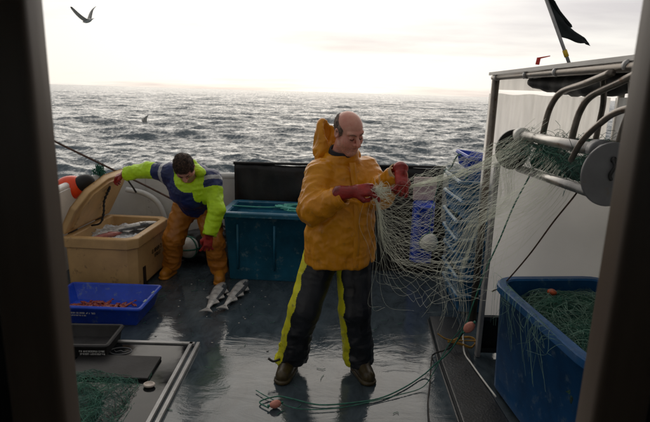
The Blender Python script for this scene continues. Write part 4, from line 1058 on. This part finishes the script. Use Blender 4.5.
# ---- the standing man in orange oilskins
HC = (.128, 3.09, 1.622); HR = frame((.50, -.72, -.42), (0.02, -.25, 1)); YAW = rad(32)
def body1(P):
    d = head_sdf(P, HC, HR)
    nk = cone(P, (.118, 3.125, 1.565), (.085, 3.19, 1.42), .064, .072); d = smin(d, nk, .025)
    t = loft(P, [(.82, .10, 3.17, .15, .11), (1.0, .10, 3.17, .155, .12), (1.25, .10, 3.18, .16, .11), (1.37, .10, 3.19, .13, .085), (1.43, .09, 3.19, .07, .06)], YAW)
    d = smin(d, t, .04)
    for a, b, c in (((-.04, 3.09, 1.34), (-.075, 2.95, 1.175), (.11, 2.87, 1.28)), ((.25, 3.28, 1.35), (.33, 3.13, 1.24), (.43, 2.98, 1.40))):
        d = smin(d, cone(P, a, b, .05, .04), .03); d = smin(d, cone(P, b, c, .038, .026), .02)
    for a, b, c in (((.02, 3.17, .84), (-.12, 3.10, .47), (-.22, 3.14, .09)), ((.18, 3.18, .84), (.21, 3.12, .46), (.26, 3.15, .09))):
        d = smin(d, cone(P, a, b, .08, .055), .04); d = smin(d, cone(P, b, c, .052, .038), .02)
    return d
ax = [nonuni([(-.34, .0, .016), (0, .25, .0032), (.25, .50, .016)]), nonuni([(2.78, 2.94, .016), (2.94, 3.24, .0036), (3.24, 3.40, .016)]), nonuni([(.03, 1.45, .018), (1.45, 1.77, .0032)])]
P1 = sdf_obj('person', body1, ax, M['skin'])
tag(P1, 'balding man in orange oilskin jacket and black yellow trousers standing hauling net', 'person')
skin_detail(P1, HC, HR, .45)
face_bits(P1, HC, HR)
def hair1(P):
    q = (P - np.array(HC)) @ HR
    d = ell(q, (0, -.012, .030), (.0835, .1015, .0925)) - .002 * vnoise(P * 90)
    top = q[..., 2] - (.082 - .50 * np.maximum(q[..., 1] + .05, 0)) - .005 * vnoise(P * 60)      # bald crown
    d = smax(d, top, .008); d = smax(d, -(q[..., 2] + .045 - .25 * q[..., 1]), .006); d = smax(d, q[..., 1] - .034 - .15 * q[..., 2], .01)
    return smax(d, -ell(q, (0, -.012, .030), (.075, .094, .085)), .002)
ax_h = uni((-.02, 2.95, 1.50), (.27, 3.25, 1.76), .0032)
Vh, Qh = nets(hair1, ax_h); hr_ = link('hair', Vh, Qh, M['hair'], P1, True)
hair_strands(hr_, Vh, Qh, M['hair'], .011, .0006, 2200, HR @ np.array((0, -.6, -1.0)), 3)

A1 = [((-.045, 3.085, 1.350), (-.080, 2.95, 1.165), (.095, 2.875, 1.270)), ((.255, 3.285, 1.365), (.335, 3.13, 1.235), (.425, 2.99, 1.395))]
def jacket(P):
    t = loft(P, [(.785, .105, 3.165, .232, .185), (.90, .105, 3.165, .230, .18), (1.05, .10, 3.165, .222, .178), (1.20, .10, 3.17, .212, .165), (1.30, .10, 3.18, .205, .148),
                 (1.37, .095, 3.185, .190, .125), (1.42, .09, 3.19, .145, .105), (1.46, .092, 3.18, .112, .102), (1.50, .097, 3.165, .100, .098), (1.535, .10, 3.155, .094, .094)], YAW)
    d = t
    for (a, b, c), k in zip(A1, (0, 1)):
        d = smin(d, cone(P, a, b, .084, .078), .05); d = smin(d, cone(P, b, c, .076, .060), .035)
    d = smin(d, ell(P, (-.03, 3.10, 1.385), (.075, .075, .05)), .04); d = smin(d, ell(P, (.225, 3.26, 1.395), (.07, .07, .045)), .04)
    # open hem, cuffs and neck
    d = smax(d, -loft(P, [(.72, .105, 3.165, .213, .166), (.84, .105, 3.165, .211, .165), (.88, .10, 3.165, .18, .15)], YAW), .01)
    d = smax(d, -cone(P, (.112, 3.14, 1.58), (.092, 3.175, 1.44), .084, .068), .006)
    d = smax(d, P[..., 2] - (1.515 + .35 * (P[..., 1] - 3.15) - .25 * np.abs(P[..., 0] - .14)), .006)
    for (a, b, c), kk in zip(A1, (0, 1)):
        b, c = np.array(b), np.array(c); u = (c - b) / np.linalg.norm(c - b)
        d = smax(d, -cone(P, c - u * .03, c + u * .08, .050, .054), .006)
        d = smax(d, np.where(np.linalg.norm(P - c, axis=-1) < .13, (P - c) @ u - .004, -1), .006)
    return d
def jmask(V):
    m = np.ones(len(V)); m *= np.clip((1.50 - V[:, 2]) / .06, .1, 1); return m
Vj, Qj = nets(jacket, uni((-.26, 2.74, .74), (.54, 3.44, 1.54), .0062))
# big soft drapes, then tight creases near elbows
N_ = normals(Vj, Qj)
def band_folds(V, Q, c, u, rad_, amp, wl, seed):
    """creases running round a sleeve at a bend"""
    N = normals(V, Q); c = np.array(c); u = np.array(u) / np.linalg.norm(u); w = V - c; t = w @ u; dist = np.linalg.norm(w, axis=1)
    ph = t / wl * 6.283 + 2.6 * vnoise(V * 9 + seed) + 1.2 * vnoise(V * 21 + seed)
    f_ = (1 - np.abs(np.sin(ph / 2))) ** 1.3 - .35
    return V + N * (amp * f_ * np.clip(1.25 - dist / rad_, 0, 1))[:, None]
Vj = folds(Vj, Qj, .0100, (8, 8, 2.6), jmask(Vj) * np.clip((1.34 - Vj[:, 2]) / .2, .25, 1), 2.0)
Vj = folds(Vj, Qj, .0042, (9, 9, 13), jmask(Vj), 9.0)
for (a, b, c), sd_ in zip(A1, (1, 4)):
    a, b, c = map(np.array, (a, b, c)); Vj = band_folds(Vj, Qj, b, c - a, .17, .011, .055, sd_); Vj = band_folds(Vj, Qj, a, b - a, .12, .009, .05, sd_ + 2)
    Vj = band_folds(Vj, Qj, c, c - b, .10, .007, .035, sd_ + 5)
Vj = band_folds(Vj, Qj, (.20, 3.02, 1.18), (.5, 0, .8), .20, .007, .07, 6.0)
Vj = band_folds(Vj, Qj, (.06, 2.98, .95), (.35, 0, 1), .34, .0045, .15, 8.0)
Vj = band_folds(Vj, Qj, (.24, 3.02, .90), (-.5, 0, 1), .22, .004, .11, 3.0)
Vj = folds(Vj, Qj, .0014, (44, 44, 34), jmask(Vj), 12.0)
JK = link('jacket', Vj, Qj, M['orange'], P1, True)
# zip flap and drawcord line on the jacket front
fy = np.array((math.sin(YAW), -math.cos(YAW), 0))
fpts = []
for z, ry in ((1.44, .112), (1.36, .138), (1.26, .162), (1.14, .180), (1.0, .190), (.88, .193), (.80, .197)):
    p = np.array((.095, 3.168, z)) + fy * ry; fpts.append(tuple(p))
R_f = MB()
pp = catmull(fpts, 5); lat = Vector((math.cos(YAW), math.sin(YAW), 0)); v = []; f = []
for i, p in enumerate(pp):
    for s, o_ in ((-.022, .002), (-.020, .008), (.020, .008), (.022, .002)): v.append(p + lat * s + Vector(fy) * (o_ + .003 * math.sin(i * .9)))
for i in range(len(pp) - 1):
    for k in range(3): f.append((i * 4 + k, i * 4 + k + 1, i * 4 + k + 5, i * 4 + k + 4))
link('front_flap', v, f, M['orange'], JK, True)
def hood(P):
    d = ell(P, (.012, 3.250, 1.545), (.092, .085, .105), frame((.3, -.8, -.3), (-.25, .1, 1)))
    d = smin(d, ell(P, (-.028, 3.245, 1.622), (.038, .05, .065)), .03); d = smin(d, cone(P, (-.03, 3.20, 1.47), (.16, 3.26, 1.46), .05, .05), .05)
    d = smax(d, -ell(P, (.066, 3.19, 1.625), (.090, .085, .13)), .008)
    return smax(d, -ell(P, (.004, 3.22, 1.615), (.036, .060, .085)), .006)
sdf_obj('hood', hood, uni((-.16, 3.10, 1.38), (.26, 3.40, 1.74), .0045), M['orange'], P1, fold=dict(amp=.009, sc=(16, 16, 14), seed=3))
sdf_obj('collar', lambda P: smax(smax(cone(P, (.114, 3.135, 1.55), (.092, 3.175, 1.455), .082, .090), -cone(P, (.118, 3.125, 1.58), (.09, 3.175, 1.43), .074, .078), .004), P[..., 2] - (1.512 + .30 * (P[..., 1] - 3.13)), .006), uni((-.03, 3.03, 1.40), (.22, 3.30, 1.58), .004), M['liner'], P1)
for (a, b, c), k in zip(A1, (0, 1)):
    b, c = np.array(b), np.array(c); u = (c - b) / np.linalg.norm(c - b)
    sdf_obj('sleeve_cuff', lambda P: np.abs(smax(cone(P, c - u * .025, c + u * .012, .066, .069), np.abs((P - c) @ u) - .022, .004)) * 0 + smax(smax(cone(P, c - u * .03, c + u * .03, .062, .063), np.abs((P - c) @ u) - .014, .004), -cone(P, c - u * .05, c + u * .05, .052, .054), .004),
            uni(c - .09, c + .09, .004), M['orange' if k == 0 else 'cufflin'], P1)

L1 = [((.0, 3.17, .86), (-.115, 3.095, .47), (-.205, 3.14, .075)), ((.195, 3.18, .86), (.215, 3.115, .46), (.258, 3.15, .075))]
def trous(P):
    d = ell(P, (.10, 3.175, .88), (.185, .135, .14))
    for a, b, c in L1:
        d = smin(d, cone(P, a, b, .118, .100), .03); d = smin(d, cone(P, b, c, .100, .094), .03)
    d = smax(d, .075 - P[..., 2], .006)
    for a, b, c in L1: d = smax(d, -cone(P, (c[0], c[1], .0), (c[0], c[1], .20), .084, .07), .006)
    return d
Vt, Qt = nets(trous, uni((-.34, 2.94, .05), (.42, 3.36, .98), .0070))
low = np.clip(1.15 - Vt[:, 2] / .55, .25, 1)
Vt = folds(Vt, Qt, .0110, (10, 10, 9), low, 4.0); Vt = folds(Vt, Qt, .0070, (12, 12, 24), np.clip(1.2 - Vt[:, 2] / .4, 0.2, 1), 8.0)
fc = Vt[Qt].mean(1); st = np.zeros(len(Qt), bool)
for (a, b, c), lim in zip(L1, (.30, .42)):
    z = fc[:, 2]; axx = np.interp(z, (c[2], b[2], a[2]), (c[0], b[0], a[0])); axy = np.interp(z, (c[2], b[2], a[2]), (c[1], b[1], a[1]))
    ang = np.arctan2(fc[:, 1] - axy, -(fc[:, 0] - axx)); near = np.hypot(fc[:, 0] - axx, fc[:, 1] - axy) < .16
    side = (fc[:, 0] < (np.interp(z, (.07, .86), (.03, .10)))) if a[0] < .1 else (fc[:, 0] >= np.interp(z, (.07, .86), (.03, .10)))
    st |= near & side & (ang > -.80 - .35 * np.clip(.6 - z, 0, .5) + .05 * np.sin(z * 20) + .07 * np.sin(z * 47)) & (ang < .50)
def split(V, Q, sel):
    q = Q[sel]; u, inv = np.unique(q, return_inverse=True); return V[u], inv.reshape(q.shape)
TR = link('trousers', *split(Vt, Qt, ~st), M['trous'], P1, True)
link('side_panel', *split(Vt, Qt, st), M['stripe'], TR, True)
def boot(P, heel, toe, sc=1.0):
    h = np.array(heel, float); t = np.array(toe, float)
    d = cone(P, (h[0], h[1], .055), (t[0], t[1], .045), .048 * sc, .046 * sc); d = smin(d, cone(P, (h[0], h[1], .06), (h[0], h[1], .30), .048, .056), .04)
    d = smin(d, cone(P, h + (t - h) * .3 + (0, 0, .09), h + (t - h) * .7 + (0, 0, .06), .05, .042), .03)
    s = smax(cone(P, (h[0], h[1], .012), (t[0], t[1], .012), .053, .055), np.abs(P[..., 2] - .012) - .011, .004)
    return np.minimum(smax(d, .01 - P[..., 2], .008), s)
for h, t in (((-.205, 3.15, 0), (-.245, 2.99, 0)), ((.258, 3.16, 0), (.315, 3.01, 0))):
    lo = (min(h[0], t[0]) - .08, t[1] - .08, -.005); hi = (max(h[0], t[0]) + .08, h[1] + .08, .30)
    sdf_obj('boot', lambda P: boot(P, h, t), uni(lo, hi, .0055), M['boots'], P1)
# trouser strap flicked out at the left hem
MB().tube(catmull([(-.27, 3.06, .12), (-.31, 3.04, .115), (-.345, 3.05, .13)], 5), .008, 6).build('hem_strap', M['ropek'], P1, True)

def gl(name, parent, w, d, up, curl, thumb, m='glove', lo=.22, **k):
    w = np.array(w, float)
    return sdf_obj(name, lambda P: glove_sdf(P, w, d, up, curl, thumb, **k), uni(w - lo, w + lo, .0036), M[m], parent, fold=dict(amp=.0012, sc=(40, 40, 40)))
gl('glove', P1, (.165, 2.860, 1.302), (.95, -.05, .16), (-.15, -.75, .62), (.45, .62, .8, 1.0), -1, tcurl=.9, gaunt=.085, spread=1.7)
gl('glove', P1, (.438, 2.962, 1.395), (.02, -.62, -.60), (.35, -.62, .62), (.7, .8, .9, 1.0), 1, tcurl=.8, gaunt=.035, spread=1.6)

# ---- the bending man
HC2 = (-1.235, 4.40, 1.175); HR2 = frame((.14, -.42, -.90), (.05, -.88, .42))
def body2(P):
    d = head_sdf(P, HC2, HR2)
    d = smin(d, cone(P, (-1.235, 4.45, 1.13), (-1.24, 4.60, 1.06), .058, .07), .03)
    d = smin(d, cone(P, (-1.30, 4.93, .76), (-1.25, 4.66, 1.02), .13, .13), .05)
    for a, b, c in (((-1.42, 4.66, 1.07), (-1.66, 4.72, 1.09), (-1.92, 4.80, 1.03)), ((-1.06, 4.62, 1.02), (-.985, 4.50, .78), (-1.045, 4.43, .56))):
        d = smin(d, cone(P, a, b, .05, .04), .03); d = smin(d, cone(P, b, c, .038, .026), .02)
    for a, b, c in (((-1.39, 4.96, .72), (-1.48, 4.84, .40), (-1.56, 4.92, .06)), ((-1.18, 4.95, .72), (-1.08, 4.77, .40), (-1.03, 4.84, .06))):
        d = smin(d, cone(P, a, b, .08, .055), .04); d = smin(d, cone(P, b, c, .052, .038), .02)
    return d
ax = [nonuni([(-2.0, -1.35, .018), (-1.35, -1.12, .0045), (-1.12, -.90, .018)]), nonuni([(4.24, 4.52, .0045), (4.52, 5.1, .018)]), nonuni([(.0, 1.02, .018), (1.02, 1.31, .0045)])]
P2 = sdf_obj('person', body2, ax, M['skin'])
tag(P2, 'man in navy and hi vis yellow jacket bending by the fish box', 'person')
skin_detail(P2, HC2, HR2, .7)
face_bits(P2, HC2, HR2)
def hair2(P):
    q = (P - np.array(HC2)) @ HR2
    d = ell(q, (0, -.012, .035), (.084, .104, .099)) - .003 * vnoise(P * 50)
    d = smax(d, q[..., 1] - (.060 + .45 * np.maximum(q[..., 2] - .03, 0)), .012); d = smax(d, -(q[..., 2] + .05), .01)
    face = smax(smax(q[..., 2] - .062, -(q[..., 1] - .035), .005), np.abs(q[..., 0]) - .062, .005)
    return smax(smax(d, -face, .008), -ell(q, (0, -.012, .035), (.073, .093, .088)), .002)
Vh, Qh = nets(hair2, uni((-1.37, 4.24, 1.02), (-1.10, 4.56, 1.34), .004)); hr_ = link('hair', Vh, Qh, M['hair2'], P2, True)
hair_strands(hr_, Vh, Qh, M['hair2'], .022, .0009, 4200, HR2 @ np.array((.25, .9, -.25)), 4, .22)
A2 = [((-1.43, 4.67, 1.07), (-1.66, 4.72, 1.095), (-1.90, 4.795, 1.035)), ((-1.055, 4.63, 1.02), (-.985, 4.51, .78), (-1.04, 4.44, .565))]
def jk2(P):
    d = smin(cone(P, (-1.27, 4.95, .76), (-1.245, 4.72, 1.0), .185, .175), cone(P, (-1.42, 4.68, 1.055), (-1.07, 4.64, 1.02), .105, .105), .07)
    d = smin(d, ell(P, (-1.24, 4.62, .93), (.20, .14, .17)), .06)
    d = smax(d, -((P - np.array((-1.29, 4.98, .67))) @ (np.array((.05, -.30, .95)) / 1.0)), .02)
    for a, b, c in A2:
        d = smin(d, cone(P, a, b, .084, .070), .05); d = smin(d, cone(P, b, c, .069, .058), .03)
        b, c = np.array(b), np.array(c); u = (c - b) / np.linalg.norm(c - b)
        d = smax(d, np.where(np.linalg.norm(P - c, axis=-1) < .12, (P - c) @ u - .004, -1), .006)
        d = smax(d, -cone(P, c - u * .03, c + u * .08, .046, .05), .006)
    d = smax(d, -cone(P, (-1.235, 4.38, 1.14), (-1.24, 4.58, 1.07), .10, .070), .01)
    return d
Vk, Qk = nets(jk2, uni((-1.98, 4.33, .50), (-.86, 5.16, 1.22), .0062))
Vk = folds(Vk, Qk, .0070, (8, 8, 9), None, 1.0); Vk = folds(Vk, Qk, .0042, (22, 12, 20), None, 6.0)
fc = Vk[Qk].mean(1)
def armt(a, b, p):
    a, b = np.array(a), np.array(b); d = b - a; t = ((p - a) @ d) / (d @ d); return t, np.linalg.norm(p - a - np.clip(t, 0, 1)[:, None] * d, axis=1)
yel = np.zeros(len(fc), bool); tape = np.zeros(len(fc), bool)
t, dd = armt(A2[0][0], A2[0][2], fc); yel |= (t > .34) & (dd < .16); tape |= (np.abs(t - .13) < .035) & (dd < .20)
t, dd = armt(A2[1][0], A2[1][1], fc); yel |= (t > .28) & (dd < .115) & (fc[:, 0] > -1.12); tape |= (np.abs(t + .02) < .07) & (dd < .15) & (fc[:, 0] > -1.15)
t, dd = armt(A2[1][1], A2[1][2], fc); yel |= (t > 0) & (dd < .11)
cd = np.linalg.norm((fc - np.array((-1.235, 4.50, 1.08))) * (1, 1, 1.0), axis=1); coll = (cd < .145) & (fc[:, 1] < 4.62)
t, dd = armt((-1.17, 4.53, 1.12), (-1.12, 4.46, .80), fc); coll |= (dd < .052) & (fc[:, 1] < 4.62)
t2 = (np.abs(fc[:, 2] - (.90 + .3 * (fc[:, 0] + 1.0))) < .0); yel |= coll; tape &= ~yel
J2 = link('jacket', *split(Vk, Qk, ~(yel | tape)), M['navy'], P2, True)
link('yellow_panel', *split(Vk, Qk, yel), M['hiviz'], J2, True); link('reflective_tape', *split(Vk, Qk, tape & (fc[:, 0] < -1.24)), M['reflect'], J2, True); link('reflective_tape', *split(Vk, Qk, tape & (fc[:, 0] >= -1.24)), M['reflect'], J2, True)
sdf_obj('hood', lambda P: smax(smin(cone(P, (-1.33, 4.56, 1.12), (-1.24, 4.64, 1.16), .040, .050), cone(P, (-1.24, 4.64, 1.16), (-1.13, 4.54, 1.11), .050, .042), .03), -ell(P, HC2, (.115, .13, .13)), .01),
        uni((-1.42, 4.44, 1.02), (-1.04, 4.74, 1.26), .006), M['hiviz'], J2, fold=dict(amp=.006, sc=(20, 20, 20)))
L2 = [((-1.385, 4.96, .72), (-1.485, 4.84, .40), (-1.545, 4.90, .07)), ((-1.175, 4.95, .72), (-1.075, 4.77, .40), (-1.035, 4.82, .07))]
def tr2(P):
    d = ell(P, (-1.28, 4.98, .73), (.20, .16, .15))
    for a, b, c in L2: d = smin(d, cone(P, a, b, .118, .094), .03); d = smin(d, cone(P, b, c, .094, .080), .03)
    d = smax(d, .07 - P[..., 2], .006)
    for a, b, c in L2: d = smax(d, -cone(P, (c[0], c[1], 0), (c[0], c[1], .16), .066, .055), .006)
    return d
sdf_obj('trousers', tr2, uni((-1.70, 4.62, .04), (-.90, 5.2, .92), .009), M['rust'], P2, fold=dict(amp=.011, sc=(11, 11, 16), seed=2))
for h, t in (((-1.545, 4.92, 0), (-1.575, 4.77, 0)), ((-1.035, 4.83, 0), (-1.01, 4.67, 0))):
    lo = (min(h[0], t[0]) - .08, t[1] - .08, -.005); hi = (max(h[0], t[0]) + .08, h[1] + .08, .30)
    sdf_obj('boot', lambda P: boot(P, h, t), uni(lo, hi, .007), M['bootor'], P2)
gl('glove', P2, (-1.925, 4.80, 1.035), (-.80, .10, -.38), (-.25, -.3, .9), (.8, .9, .9, 1.0), 1, gaunt=.06)
gl('glove', P2, (-1.045, 4.43, .545), (-.10, -.12, -.95), (.25, -.95, .1), (.35, .45, .5, .6), -1, gaunt=.05, spread=2.0)
